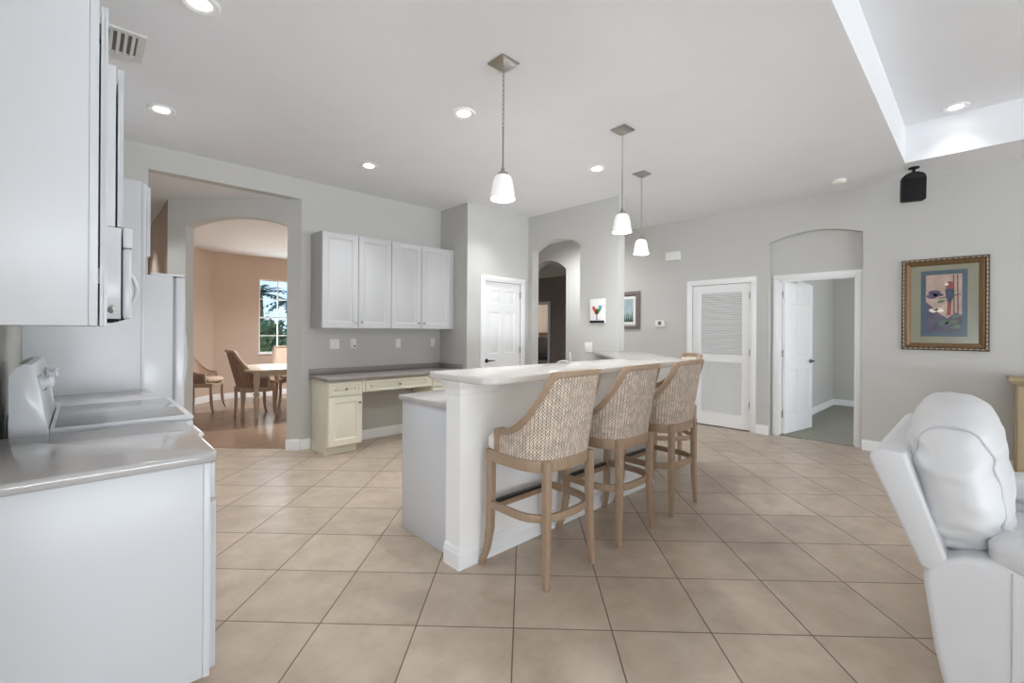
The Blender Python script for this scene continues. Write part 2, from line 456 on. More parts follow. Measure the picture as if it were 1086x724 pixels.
# ceiling with the raised tray over the living area
TX, TY, TZ = 5.90, 0.535, 3.41
cb = MB()
cb.box(-6.8, 6.8, TY, YD + 0.12, H, H + 0.12)
cb.box(4.81, 6.8, YD + 0.12, 9.2, H, H + 0.12)
cb.box(TX, 6.8, -9.3, TY, H, H + 0.12)
cb.box(-6.8, 0.6, -9.3, TY, H, H + 0.12)
cb.box(0.6, TX, -9.3, -3.6, H, H + 0.12)
cb.box(0.5, TX + 0.1, TY, TY + 0.1, H + 0.12, TZ); cb.box(TX, TX + 0.1, -3.7, TY, H + 0.12, TZ)
cb.box(0.5, 0.6, -3.7, TY, H + 0.12, TZ); cb.box(0.6, TX, -3.7, -3.6, H + 0.12, TZ)
cb.box(0.5, TX + 0.1, -3.7, TY + 0.1, TZ, TZ + 0.1)
struct('ceiling', cb, 'ceiling')
hb = MB(); hb.prism([(XK, YD + 0.12), (4.7, YD + 0.12), (4.7, 10.2), (XK, 10.2)], HALL, HALL + 0.12)
struct('ceiling_hall', hb, 'ceiling')

QX, QY = 1.777, YD
w = MB(); wall_bm(w, (XK - 0.12, 1.75), (0, 1), (1, 0), 7.4, H, 0.12); struct('wall_kitchen', w, 'wall')
w = MB(); wall_bm(w, (XK, YD), (1, 0), (0, 1), 5.09, H, 0.12, [(0.43 - XK, QX - XK, 0, HALL, 0)]); struct('wall_desk', w, 'wall')
w = MB(); wall_bm(w, (QX, QY), (-1, 1), (1, 1), 1.534, HALL, 0.125, [(0.16, 1.326, 0, 2.525, 0.105)]); struct('wall_arch', w, 'wall')
w = MB(); wall_bm(w, (0.692, 6.385), (0, 1), (1, 0), 2.75, HALL, 0.12); struct('wall_hall', w, 'tan')
w = MB(); wall_bm(w, (XK, 9.0), (1, 0), (0, 1), 1.0, HALL, 0.12); struct('wall_hall_end', w, 'tan')
w = MB(); wall_bm(w, (0.78, 9.08), (1, 1), (-1, 1), 1.5, HALL, 0.12); struct('wall_dining_bay', w, 'tan')
DWX0, DWX1, DWZ0, DWZ1 = 2.576, 4.05, 0.87, 2.38
w = MB(); wall_bm(w, (1.75, 10.1), (1, 0), (0, 1), 3.1, HALL, 0.14, [(DWX0 - 1.75, DWX1 - 1.75, DWZ0, DWZ1, 0)]); struct('wall_dining_back', w, 'tan')
w = MB(); wall_bm(w, (4.69, YD + 0.12), (0, 1), (1, 0), 4.7, H, 0.12); struct('wall_dining_right', w, 'tan')
PX, PY = 3.66, 4.69
PD0, PD1, DH = 3.955, 4.655, 2.04
w = MB(); w.box(PX, PX + 0.12, PY + 0.12, YD, 0, H); wall_bm(w, (PX, PY), (1, 0), (0, 1), 4.81 - PX, H, 0.12, [(PD0 - PX, PD1 - PX, 0, DH, 0)]); struct('wall_pantry', w, 'wall')
FX, FY = 4.81, 3.12
w = MB(); wall_bm(w, (FX, FY), (0, 1), (1, 0), YD + 0.12 - FY, H, 0.13, [(3.722 - FY, 4.60 - FY, 0, 2.53, 0.125)]); struct('wall_foyer', w, 'wall')
# right wall: two layers, so the arched niche is a true recess
NY0, NY1 = 0.962, 1.95
ND0, ND1 = 1.04, 1.85
LD0, LD1 = 2.175, 2.985
A20, A21 = 5.41, 6.35
w = MB()
wall_bm(w, (XR, -9.1), (0, 1), (1, 0), 18.28, H, 0.10, [(NY0 + 9.1, NY1 + 9.1, 0, 2.54, 0.095), (LD0 + 9.1, LD1 + 9.1, 0, DH, 0), (A20 + 9.1, A21 + 9.1, 0, 2.53, 0.2)])
wall_bm(w, (XR + 0.10, -9.1), (0, 1), (1, 0), 18.28, H, 0.10, [(ND0 + 9.1, ND1 + 9.1, 0, DH, 0), (LD0 + 9.1, LD1 + 9.1, 0, DH, 0), (A20 + 9.1, A21 + 9.1, 0, 2.53, 0.2)])
struct('wall_right', w, 'wall')
w = MB(); w.box(XR + 0.205, XR + 0.25, LD0 - 0.1, LD1 + 0.1, 0, DH + 0.1); struct('wall_closet', w, 'wall')
w = MB(); wall_bm(w, (4.94, 9.0), (1, 0), (0, 1), 1.63, H, 0.12); struct('wall_foyer_end', w, 'wall')
# back and left of the room, behind the camera, with the openings the daylight comes through
w = MB(); wall_bm(w, (-6.6, -9.0), (1, 0), (0, -1), 13.17, H, 0.12, [(3.6, 12.6, 0, 2.5, 0)]); struct('wall_back', w, 'wall')
w = MB(); wall_bm(w, (-6.5, -9.0), (0, 1), (-1, 0), 10.8, H, 0.12, [(3.5, 9.5, 0.2, 2.5, 0)]); struct('wall_nook', w, 'wall')
w = MB(); wall_bm(w, (-6.5, 1.75), (1, 0), (0, 1), 6.1, H, 0.12); struct('wall_nook_return', w, 'wall')
wf = MB()
for x in (-2.97, -0.73, 1.5, 3.73, 5.97): wf.box(x - 0.03, x + 0.03, -9.09, -9.03, 0.0, 2.5)
wf.box(-3.0, 6.0, -9.09, -9.03, 2.44, 2.5); wf.box(-3.0, 6.0, -9.09, -9.03, 0, 0.05); struct('window_2', wf, 'trim')
wf = MB()
for y in (-5.47, -4.0, -2.5, -1.0, 0.47): wf.box(-6.59, -6.53, y - 0.03, y + 0.03, 0.2, 2.5)
wf.box(-6.59, -6.53, -5.5, 0.5, 2.44, 2.5); wf.box(-6.59, -6.53, -5.5, 0.5, 0.2, 0.26); struct('window_3', wf, 'trim')
# bedroom behind the six-panel door
w = MB(); w.box(6.77, 10.4, 1.93, 2.05, 0, 2.75); struct('wall_bedroom_side', w, 'wall')
w = MB(); w.box(10.2, 10.32, -1.5, 1.93, 0, 2.75); struct('wall_bedroom_end', w, 'wall')
w = MB(); wall_bm(w, (6.77, -1.38), (1, 0), (0, -1), 3.5, 2.75, 0.12, [(0.6, 2.2, 0.7, 2.1, 0)]); struct('wall_bedroom_window', w, 'wall')
struct('ceiling_bedroom', MB().box(6.77, 10.4, -1.5, 2.05, 2.75, 2.85), 'ceiling')
struct('floor_bedroom', MB().box(6.66, 10.2, -1.38, 1.93, 0.0, 0.012), 'carpet')
# study beyond the second arch
SX = 8.75
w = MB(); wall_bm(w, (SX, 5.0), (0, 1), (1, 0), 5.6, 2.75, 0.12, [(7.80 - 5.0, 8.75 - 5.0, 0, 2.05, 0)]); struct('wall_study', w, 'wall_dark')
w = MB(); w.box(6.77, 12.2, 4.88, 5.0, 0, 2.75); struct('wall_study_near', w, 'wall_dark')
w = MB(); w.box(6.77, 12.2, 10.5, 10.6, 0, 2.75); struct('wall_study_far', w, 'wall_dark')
w = MB(); w.box(12.0, 12.1, 5.0, 10.5, 0, 2.75); struct('wall_study_end', w, 'wall')
struct('ceiling_study', MB().box(6.77, 12.2, 4.88, 10.6, 2.75, 2.85), 'ceiling')
tb = MB()
for y0, y1 in ((7.72, 7.80), (8.75, 8.83)): tb.box(SX - 0.02, SX, y0, y1, 0, 2.05, 0.004)
tb.box(SX - 0.02, SX, 7.72, 8.83, 2.05, 2.13, 0.004)
struct('trim_1', tb, 'trim')
# brown floor of the dining room
s = QX + QY
struct('floor_dining', MB().prism([(1.80, s + 0.06 - 1.80), (4.69, YD + 0.12), (4.69, 10.1), (1.75, 10.1), (0.81, 9.15), (0.81, s + 0.06 - 0.81)], 0.0, 0.004), 'diningfloor')


def baseboard(name, o, u, nrm, L, gaps=()):
    b = MB(); U = Vector((u[0], u[1], 0)).normalized(); N = Vector((nrm[0], nrm[1], 0)).normalized()
    mt = Matrix(((U.x, N.x, 0, o[0]), (U.y, N.y, 0, o[1]), (0, 0, 1, 0), (0, 0, 0, 1)))
    cur = 0
    segs = []
    for a, c in sorted(gaps):
        segs.append((cur, a)); cur = c
    segs.append((cur, L))
    for a, c in segs:
        if c - a > 0.005:
            b.prism([(0, 0.0), (-0.016, 0.0), (-0.016, 0.085), (-0.011, 0.098), (-0.011, 0.108), (-0.004, 0.12), (0, 0.12)], a, c, 'x', mtx=mt)
    return struct(name, b, 'trim')


def bb(name, o, u, nin, L, gaps=()):
    return baseboard(name, o, u, nin, L, gaps)


bb('baseboard_desk', (QX, YD), (1, 0), (0, 1), PX - QX, [(1.885 - QX, 2.29 - QX), (3.19 - QX, PX - QX)])
bb('baseboard_arch', (QX, QY), (-1, 1), (1, 1), 1.534, [(0.16, 1.326)])
bb('baseboard_pantry', (PX, PY), (1, 0), (0, 1), 4.81 - PX, [(3.877 - PX, 4.735 - PX)])
bb('baseboard_right', (XR, -4.6), (0, 1), (1, 0), 13.5, [(NY0 + 4.6, NY1 + 4.6), (2.10 + 4.6, 3.065 + 4.6), (A20 + 4.6, A21 + 4.6)])
bb('baseboard_dining', (1.8, 10.1), (1, 0), (0, 1), 2.85)
bb('baseboard_bay', (0.83, 9.13), (1, 1), (-1, 1), 1.36)
bb('baseboard_bedroom', (6.8, 1.93), (1, 0), (0, 1), 3.4, [(1.0, 1.75)])
bb('baseboard_bedroom_end', (10.2, -1.3), (0, 1), (1, 0), 3.22)
bb('baseboard_foyer', (FX, FY), (0, 1), (1, 0), 0.6)
tb = MB(); tb.box(8.38, 8.46, 1.905, 1.93, 0, 2.1, 0.004); tb.box(7.75, 7.83, 1.905, 1.93, 0, 2.1, 0.004); tb.box(7.75, 8.46, 1.905, 1.93, 2.05, 2.13, 0.004)
tb.box(7.83, 8.38, 1.915, 1.93, 0, 2.05)
struct('trim_2', tb, 'trim')


# ------------------------------------------------------------------ doors and windows
def casing(mb, w_, h_, cw=0.075, th=0.02):
    """local: opening from x=0..w, casing stands out towards -y"""
    for x0 in (-cw, w_):
        mb.box(x0, x0 + cw, -th, 0, 0, h_, 0.004); mb.box(x0 + 0.012, x0 + cw - 0.022, -th - 0.006, -th + 0.001, 0, h_ + 0.012, 0.003)
    mb.box(-cw, w_ + cw, -th, 0, h_, h_ + cw, 0.004); mb.box(-cw + 0.012, w_ + cw - 0.012, -th - 0.006, -th + 0.001, h_ + 0.022, h_ + cw - 0.012, 0.003)


def panel_slab(mb, w_, z0, z1, panels, th, mtx=None, x0=0.0, raised=True, bev=0.0015, dep=0.008):
    """a door leaf: stiles and rails around sunk and raised panels; front at y=0, back at y=th"""
    mb.box(x0, x0 + w_, dep, th, z0, z1, mtx=mtx)
    xs = sorted(set([x0, x0 + w_] + [p[0] for p in panels] + [p[1] for p in panels]))
    zs = sorted(set([z0, z1] + [p[2] for p in panels] + [p[3] for p in panels]))
    for i in range(len(xs) - 1):
        run = None
        for j in range(len(zs) - 1):
            cx, cz = (xs[i] + xs[i + 1]) / 2, (zs[j] + zs[j + 1]) / 2
            inside = any(p[0] < cx < p[1] and p[2] < cz < p[3] for p in panels)
            if not inside:
                if run is None: run = [zs[j], zs[j + 1]]
                else: run[1] = zs[j + 1]
            if inside or j == len(zs) - 2:
                if run: mb.box(xs[i], xs[i + 1], 0, dep + 0.001, run[0], run[1], mtx=mtx)
                run = None
    for (a, b, c, d) in panels:
        # sloped sticking around the panel
        g = 0.010
        vs = [(a, 0, c), (b, 0, c), (b, 0, d), (a, 0, d), (a + g, dep, c + g), (b - g, dep, c + g), (b - g, dep, d - g), (a + g, dep, d - g)]
        mb.faces(vs, [(0, 1, 5, 4), (1, 2, 6, 5), (2, 3, 7, 6), (3, 0, 4, 7)], mtx)
        if raised:
            e = min(0.028, (b - a) * 0.2); f = e + min(0.02, (b - a) * 0.14)
            vs = [(a + e, dep, c + e), (b - e, dep, c + e), (b - e, dep, d - e), (a + e, dep, d - e), (a + f, 0.001, c + f), (b - f, 0.001, c + f), (b - f, 0.001, d - f), (a + f, 0.001, d - f)]
            mb.faces(vs, [(0, 1, 5, 4), (1, 2, 6, 5), (2, 3, 7, 6), (3, 0, 4, 7), (4, 5, 6, 7)], mtx)
    return mb


def six_panels(w_):
    st = 0.11; mid = 0.09; pw = (w_ - 2 * st - mid) / 2
    out = []
    for k in range(2):
        a = st + k * (pw + mid)
        out += [(a, a + pw, 0.24, 0.86), (a, a + pw, 1.04, 1.62), (a, a + pw, 1.74, 1.92)]
    return out


def lever(name, mtx, parent, sgn=1):
    b = MB(mtx); b.lathe([(0.0, 0), (0.028, 0), (0.030, 0.006), (0.022, 0.012), (0.012, 0.014), (0.011, 0.045), (0.0, 0.045)], mtx=Matrix.Rotation(R(90), 4, 'X'), seg=18, cap=False)
    b.tube([(0, -0.045, 0), (sgn * 0.02, -0.05, 0.001), (sgn * 0.06, -0.05, 0.003), (sgn * 0.115, -0.046, -0.002)], [0.010, 0.010, 0.008, 0.006])
    return obj(name, b, 'bronze', parent)


def hinge(mtx, parent):
    b = MB(mtx); b.box(-0.018, 0.018, -0.004, 0.002, -0.045, 0.045, 0.001); b.tube([(0, -0.008, -0.045), (0, -0.008, 0.045)], 0.007, 8)
    return obj('hinge', b, 'chrome', parent)


# pantry door, closed
d1 = sroot('door_1', (PD0, PY, 0))
m = frame_m((PD0, PY, 0), '-Y'); dw = PD1 - PD0
b = MB(m); casing(b, dw, DH); obj('casing', b, 'trim', d1)
b = MB(m @ Matrix.Translation((0.003, 0.012, 0))); panel_slab(b, dw - 0.006, 0.01, DH - 0.004, six_panels(dw - 0.006), 0.036); obj('door_leaf', b, 'trim', d1)
lever('door_handle', m @ Matrix.Translation((0.055, 0.012, 0.945)), d1)
for z in (0.28, 1.08, 1.88): hinge(m @ Matrix.Translation((dw - 0.002, 0.004, z)), d1)
# louvred closet door
d2 = sroot('door_2', (XR, LD1, 0)); m = frame_m((XR, LD1, 0), '-X'); dw = LD1 - LD0
b = MB(m); casing(b, dw, DH); obj('casing', b, 'trim', d2)
b = MB(m @ Matrix.Translation((0.004, 0.015, 0))); W_ = dw - 0.008; st = 0.105
for x0 in (0, W_ - st): b.box(x0, x0 + st, 0, 0.036, 0.015, DH - 0.005)
for z0, z1 in ((0.015, 0.20), (0.93, 1.03), (1.92, DH - 0.005)): b.box(st, W_ - st, 0, 0.036, z0, z1)
for (z0, z1) in ((0.20, 0.93), (1.03, 1.92)): # bead
    b.box(st, st + 0.012, 0.004, 0.03, z0, z1); b.box(W_ - st - 0.012, W_ - st, 0.004, 0.03, z0, z1)
leaf2 = obj('door_leaf', b, 'trim', d2)
for (z0, z1) in ((0.20, 0.93), (1.03, 1.92)):
    b = MB(m @ Matrix.Translation((0.004, 0.015, 0))); n = int((z1 - z0) / 0.0315)
    for i in range(n):
        z = z0 + (i + 0.5) * (z1 - z0) / n
        b.prism([(0.003, z - 0.011), (0.006, z - 0.015), (0.031, z + 0.009), (0.028, z + 0.013)], st + 0.01, W_ - st - 0.01, 'x')
    obj('louver_panel', b, 'trim', leaf2)
for z in (0.36, 1.08, 1.86): hinge(m @ Matrix.Translation((dw - 0.003, 0.006, z)), d2)
# open six-panel door in the arched niche
d3 = sroot('door_3', (XR + 0.10, ND1, 0)); m = frame_m((XR + 0.10, ND1, 0), '-X'); dw = ND1 - ND0
b = MB(m); casing(b, dw, DH)
b.box(0, 0.015, 0, 0.12, 0, DH); b.box(dw - 0.015, dw, 0, 0.12, 0, DH); b.box(0, dw, 0, 0.12, DH - 0.015, DH)
obj('casing', b, 'trim', d3)
ang = R(80)
md = Matrix.Translation((XR + 0.145, ND1 - 0.02, 0)) @ Matrix.Rotation(R(-90) + ang, 4, 'Z')
b = MB(md @ Matrix.Translation((0, -0.036, 0))); panel_slab(b, dw - 0.03, 0.02, DH - 0.018, six_panels(dw - 0.03), 0.036)
lf = obj('door_leaf', b, 'trim', d3)
lever('door_handle', md @ Matrix.Translation((dw - 0.09, -0.036, 0.96)), lf, -1)
for z in (0.28, 1.08, 1.86): hinge(Matrix.Translation((XR + 0.14, ND1 - 0.021, z)) @ Matrix.Rotation(R(-45), 4, 'Z'), d3)

# dining-room window
w1 = sroot('window_1', (DWX0, 10.1, DWZ0)); b = MB()
y0, y1 = 10.15, 10.20; xm = (DWX0 + DWX1) / 2
for x in (DWX0, xm - 0.03, DWX1 - 0.03): b.box(x, x + (0.06 if x == xm - 0.03 else 0.03), y0, y1, DWZ0, DWZ1)
for z in (DWZ0, DWZ1 - 0.03, 1.585): b.box(DWX0, DWX1, y0 + 0.002, y1 - 0.002, z, z + 0.03)
for xa, xb in ((DWX0, xm), (xm, DWX1)): b.box((xa + xb) / 2 - 0.009, (xa + xb) / 2 + 0.009, y0 + 0.01, y1 - 0.01, DWZ0, DWZ1)
for z in (1.23, 1.98): b.box(DWX0, DWX1, y0 + 0.01, y1 - 0.01, z - 0.009, z + 0.009)
obj('window_frame', b, 'trim', w1)
obj('window_glass', MB().box(DWX0 + 0.01, DWX1 - 0.01, 10.172, 10.178, DWZ0 + 0.01, DWZ1 - 0.01), 'glass', w1)
obj('window_sill', MB().box(DWX0 - 0.02, DWX1 + 0.02, 10.07, 10.15, DWZ0 - 0.025, DWZ0, 0.004), 'trim', w1)


# ------------------------------------------------------------------ kitchen run on the left
def knob(mtx, parent, m_='chrome', s=1.0):
    b = MB(mtx @ Matrix.Scale(s, 4)); b.lathe([(0.0, 0), (0.008, 0), (0.006, 0.008), (0.007, 0.014), (0.014, 0.018), (0.016, 0.024), (0.012, 0.029), (0, 0.031)], mtx=Matrix.Rotation(R(90), 4, 'X'), seg=16, cap=False)
    return obj('knob', b, m_, parent)


RX = 0.36          # counter front
# near base cabinet
t = thing('base_cabinet', 'white base cabinet end under the grey counter in the left foreground', 'cabinet', (0.02, 2.3, 0))
b = MB(); b.box(XK + 0.002, 0.316, 1.93, 2.695, 0.105, 0.874, 0.001); b.box(XK + 0.002, 0.255, 1.93, 2.695, 0.0, 0.105); b.box(0.3165, 0.337, 1.925, 2.695, 0.105, 0.874, 0.002)
b.box(0.27, 0.276, 1.925, 1.931, 0.16, 0.166)
obj('body', b, 'cab', t)
m = frame_m((0.357, 1.945, 0), '+X')
b = MB(m); panel_slab(b, 0.735, 0.12, 0.725, [(0.06, 0.3375, 0.18, 0.665), (0.3975, 0.675, 0.18, 0.665)], 0.017); dd = obj('door', b, 'cab', t); knob(m @ Matrix.Translation((0.68, 0, 0.62)), dd)
b = MB(m); b.box(0, 0.735, 0.003, 0.018, 0.74, 0.868, 0.002); dd = obj('drawer', b, 'cab', t); knob(m @ Matrix.Translation((0.367, 0.003, 0.80)), dd)
ct = obj('countertop', MB().prism([(XK + 0.001, 1.905), (RX - 0.03, 1.905), (RX - 0.008, 1.913), (RX, 1.935), (RX, 2.697), (XK + 0.001, 2.697)], 0.876, 0.914, bev=0.012, seg=3), 'quartz')
tag(ct, 'polished grey quartz countertop in the left foreground, in front of the range', 'countertop'); recentre(ct, (0.04, 2.3, 0.876))
# far base cabinet and counter behind the range
t = thing('base_cabinet', 'white base cabinet between the range and the fridge, mostly hidden', 'cabinet', (0.02, 3.83, 0))
b = MB(); b.box(XK + 0.002, 0.336, 3.47, 4.195, 0.105, 0.874, 0.001); b.box(XK + 0.002, 0.255, 3.47, 4.195, 0.0, 0.105); obj('body', b, 'cab', t)
b = MB(frame_m((0.357, 3.48, 0), '+X')); panel_slab(b, 0.70, 0.12, 0.868, [(0.06, 0.64, 0.18, 0.80)], 0.018); obj('door', b, 'cab', t)
ct = obj('countertop', MB().box(XK + 0.001, RX, 3.468, 4.197, 0.876, 0.914, 0.01, 3), 'quartz')
tag(ct, 'short grey quartz countertop between the range and the tall fridge panel', 'countertop'); recentre(ct, (0.04, 3.83, 0.876))

# range
t = thing('range', 'white freestanding electric range with a grey glass cooktop', 'stove', (0.08, 3.08, 0))
Y0, Y1 = 2.703, 3.462
b = MB(); b.box(-0.209, 0.36, Y0, Y1, 0.02, 0.9, 0.004); obj('body', b, 'appliance', t)
b = MB(); b.prism([(-0.10, 0.9055), (0.375, 0.9055), (0.40, 0.912), (0.402, 0.925), (0.39, 0.932), (-0.10, 0.932)], Y0, Y1, 'y', bev=0.004); rim = obj('cooktop_rim', b, 'appliance', t)
b = MB(); b.box(-0.085, 0.37, Y0 + 0.022, Y1 - 0.022, 0.9322, 0.9345, 0.0008); obj('cooktop_glass', b, 'glasstop', rim)
bgp = [(-0.212, 0.90), (-0.212, 1.165), (-0.20, 1.19), (-0.175, 1.206), (-0.155, 1.2), (-0.138, 1.14), (-0.126, 1.06), (-0.116, 0.98), (-0.105, 0.93), (-0.105, 0.90)]
b = MB(); b.prism(bgp, Y0 + 0.01, Y1 - 0.01, 'y', bev=0.002, seg=2); bgo = obj('backguard', b, 'appliance', t)
capp = [(p[0] + (0.004 if i not in (0, 1) else -0.003), p[1] + (0.004 if 1 < i < 8 else 0)) for i, p in enumerate(bgp)]
for ya in (Y0, Y1 - 0.022):
    b = MB(); b.prism(capp, ya, ya + 0.022, 'y', bev=0.0015); obj('end_cap', b, 'appliance', bgo)
b = MB(); b.box(-0.195, -0.172, Y0 + 0.12, Y1 - 0.12, 1.204, 1.2075, 0.001); obj('vent_slot', b, 'quartz_dark', bgo)
for y in (Y0 + 0.07, Y0 + 0.17, Y1 - 0.17, Y1 - 0.07):
    mt = Matrix.Translation((-0.131, y, 1.12)) @ Matrix.Rotation(R(80), 4, 'Y')
    b = MB(mt); b.lathe([(0.0, 0.0), (0.033, 0.0), (0.033, 0.006), (0.026, 0.012), (0.022, 0.03), (0.0, 0.032)], seg=20, cap=False); b.box(-0.021, 0.021, -0.006, 0.006, 0.012, 0.042, 0.003)
    obj('knob', b, 'appliance', bgo)
b = MB(); b.box(-0.135, -0.122, 2.98, 3.18, 1.07, 1.12, 0.001); obj('clock_panel', b, 'dark', bgo)
b = MB(); b.box(0.361, 0.395, Y0 + 0.008, Y1 - 0.008, 0.24, 0.86, 0.006); dr = obj('oven_door', b, 'appliance', t)
b = MB(); b.tube([(0.39, Y0 + 0.05, 0.80), (0.43, Y0 + 0.05, 0.805), (0.445, Y0 + 0.08, 0.807), (0.445, Y1 - 0.08, 0.807), (0.43, Y1 - 0.05, 0.805), (0.39, Y1 - 0.05, 0.80)], 0.014, 10); obj('handle', b, 'appliance', dr)
b = MB(); b.box(0.361, 0.39, Y0 + 0.008, Y1 - 0.008, 0.06, 0.23, 0.006); obj('storage_drawer', b, 'appliance', t)
b = MB(); b.box(0.361, 0.40, Y0 + 0.005, Y1 - 0.005, 0.865, 0.905, 0.006); obj('control_lip', b, 'appliance', t)

# near wall cabinet
t = thing('wall_cabinet', 'white upper cabinet filling the top left corner, side panel towards us', 'cabinet', (-0.12, 2.3, 1.375))
b = MB(); b.box(XK + 0.002, 0.012, 1.93, 2.697, 1.365, 2.44, 0.001); b.box(0.0125, 0.034, 1.926, 2.697, 1.365, 2.44, 0.002); obj('body', b, 'cab', t)
m = frame_m((0.056, 1.945, 0), '+X')
for k in range(2):
    b = MB(m); x0 = k * 0.372; panel_slab(b, 0.366, 1.365, 2.385, [(x0 + 0.06, x0 + 0.306, 1.425, 2.325)], 0.017, x0=x0); dd = obj('door', b, 'cab', t)
    knob(m @ Matrix.Translation((0.34 if k == 0 else 0.40, 0, 1.43)), dd)
for z in (1.5, 2.28):
    b = MB(); b.box(0.034, 0.039, 1.95, 1.985, z, z + 0.05); obj('hinge', b, 'steel', t)
# cabinet above the microwave
t = thing('wall_cabinet', 'white upper cabinet above the over-the-range microwave', 'cabinet', (-0.1, 3.08, 1.815))
b = MB(); b.box(XK + 0.002, 0.104, 2.703, 3.462, 1.815, 2.54, 0.001); obj('body', b, 'cab', t)
m = frame_m((0.131, 2.71, 0), '+X')
for k in range(2):
    x0 = k * 0.374; b = MB(m); panel_slab(b, 0.370, 1.82, 2.53, [(x0 + 0.06, x0 + 0.31, 1.88, 2.47)], 0.019, x0=x0); dd = obj('door', b, 'cab', t)
    knob(m @ Matrix.Translation((0.335 if k == 0 else 0.41, 0, 1.86)), dd)
# microwave
t = thing('microwave', 'white over-the-range microwave with a bowed handle', 'microwave', (-0.08, 3.08, 1.39))
b = MB(); b.box(XK + 0.002, 0.125, 2.703, 3.462, 1.40, 1.813, 0.003); obj('body', b, 'appliance', t)
b = MB(); b.box(0.131, 0.165, 2.703, 3.462, 1.725, 1.813, 0.005); obj('vent_grille', b, 'appliance', t)
b = MB(); b.box(0.131, 0.162, 2.703, 3.26, 1.40, 1.722, 0.010, 3); dd = obj('door', b, 'appliance', t)
b = MB(); b.box(0.1625, 0.1635, 2.78, 3.18, 1.46, 1.66, 0.0); obj('door_window', b, 'dark', dd)
b = MB(); b.tube([(0.158, 3.2, 1.44)] + [(0.158 + 0.055 * math.sin(PI * i / 10), 3.2, 1.44 + 0.25 * i / 10) for i in range(1, 10)] + [(0.158, 3.2, 1.69)], 0.011, 10); obj('handle', b, 'appliance', dd)
b = MB(); b.box(0.131, 0.16, 3.262, 3.462, 1.40, 1.722, 0.006); obj('control_panel', b, 'appliance', t)
b = MB(); b.box(0.02, 0.12, 2.71, 3.455, 1.388, 1.40, 0.002); b.tube([(0.128, 2.71, 1.405), (0.128, 3.455, 1.405)], 0.012, 10); obj('underside_trim', b, 'dark', t)

# tall panel, fridge, cabinet over the fridge
b = MB(); b.box(XK + 0.002, 0.305, 4.20, 4.222, 0, 2.42, 0.001); b.box(0.3055, 0.325, 4.198, 4.224, 0, 2.41, 0.001)
o = obj('fridge_panel', b, 'cab'); tag(o, 'tall white end panel standing against the side of the fridge', 'panel'); recentre(o, (0.02, 4.21, 0))
t = thing('wall_cabinet', 'white cabinet above the fridge, seen edge-on', 'cabinet', (0.0, 4.7, 1.88))
b = MB(); b.box(XK + 0.002, 0.335, 4.226, 5.12, 1.87, 2.41, 0.001); obj('body', b, 'cab', t)
m = frame_m((0.357, 4.23, 0), '+X')
for k in range(2):
    x0 = k * 0.445; b = MB(m); panel_slab(b, 0.44, 1.89, 2.395, [(x0 + 0.06, x0 + 0.38, 1.95, 2.335)], 0.02, x0=x0); obj('door', b, 'cab', t)
t = thing('refrigerator', 'white side-by-side refrigerator in the recess left of the dining arch', 'refrigerator', (0.13, 4.69, 0))
b = MB(); b.box(XK + 0.03, 0.495, 4.245, 5.13, 0.02, 1.755, 0.006); b.box(0.36, 0.56, 4.25, 5.12, 1.755, 1.772, 0.004); obj('body', b, 'appliance', t)
for (ya, yb, hy) in ((4.247, 4.62, 4.575), (4.628, 5.128, 4.675)):
    b = MB(); b.box(0.508, 0.572, ya, yb, 0.10, 1.752, 0.014, 3); dd = obj('door', b, 'appliance', t)
    b = MB(); b.tube([(0.566, hy, 0.75)] + [(0.566 + 0.055 * math.sin(PI * i / 12) ** 0.6, hy, 0.75 + 0.75 * i / 12) for i in range(1, 12)] + [(0.566, hy, 1.50)], 0.013, 10); obj('handle', b, 'appliance', dd)
b = MB(); b.box(0.40, 0.53, 4.255, 5.12, 0.02, 0.092, 0.004); obj('kick_grille', b, 'quartz_dark', t)
b = MB(); b.box(0.496, 0.508, 4.26, 5.115, 0.10, 1.745); obj('door_gasket', b, 'quartz_dark', t)

# ------------------------------------------------------------------ desk nook
YC = 4.97
ux = [1.882, 2.297, 2.716, 3.140, 3.60]
names = ['white double-door wall cabinet over the desk, the left one', 'white double-door wall cabinet over the desk, the right one by the pantry']
for k in range(2):
    xa, xb = ux[2 * k], ux[2 * k + 2] + (0.055 if k == 1 else 0)
    t = thing('wall_cabinet', names[k], 'cabinet', ((xa + xb) / 2, 5.13, 1.375), 'wall cabinets over the desk')
    b = MB(); b.box(xa, xb - 0.001, YC + 0.02, YD - 0.002, 1.375, 2.445, 0.001)
    if k == 1: b.box(3.602, xb - 0.001, YC + 0.01, YC + 0.021, 1.375, 2.445)
    obj('body', b, 'cab_shaded', t)
    for j in range(2):
        x0, x1 = ux[2 * k + j], ux[2 * k + j + 1]; m = frame_m((x0 + 0.004, YC, 0), '-Y'); wd = x1 - x0 - 0.008
        b = MB(m); panel_slab(b, wd, 1.38, 2.44, [(0.062, wd - 0.062, 1.442, 2.378)], 0.019); dd = obj('door', b, 'cab_shaded', t)
        knob(m @ Matrix.Translation((wd - 0.035 if j == 0 else 0.035, 0, 1.45)), dd)
CT = 0.842
YF = 4.80
t = thing('desk_counter', 'taupe solid-surface desk countertop with low backsplash under the wall cabinets', 'countertop', (2.76, 5.03, CT - 0.04))
obj('slab', MB().prism([(1.862, YF - 0.035), (PX - 0.002, YF - 0.035), (PX - 0.002, YD - 0.002), (1.862, YD - 0.002)], CT - 0.038, CT, bev=0.012, seg=3), 'quartz_dark', t)
b = MB(); b.box(1.862, PX - 0.02, YD - 0.02, YD - 0.002, CT + 0.0005, 0.908, 0.002); b.box(PX - 0.02, PX - 0.002, 4.72 + 0.05, YD - 0.002, CT + 0.0005, 0.908, 0.002); obj('backsplash', b, 'quartz_dark', t)


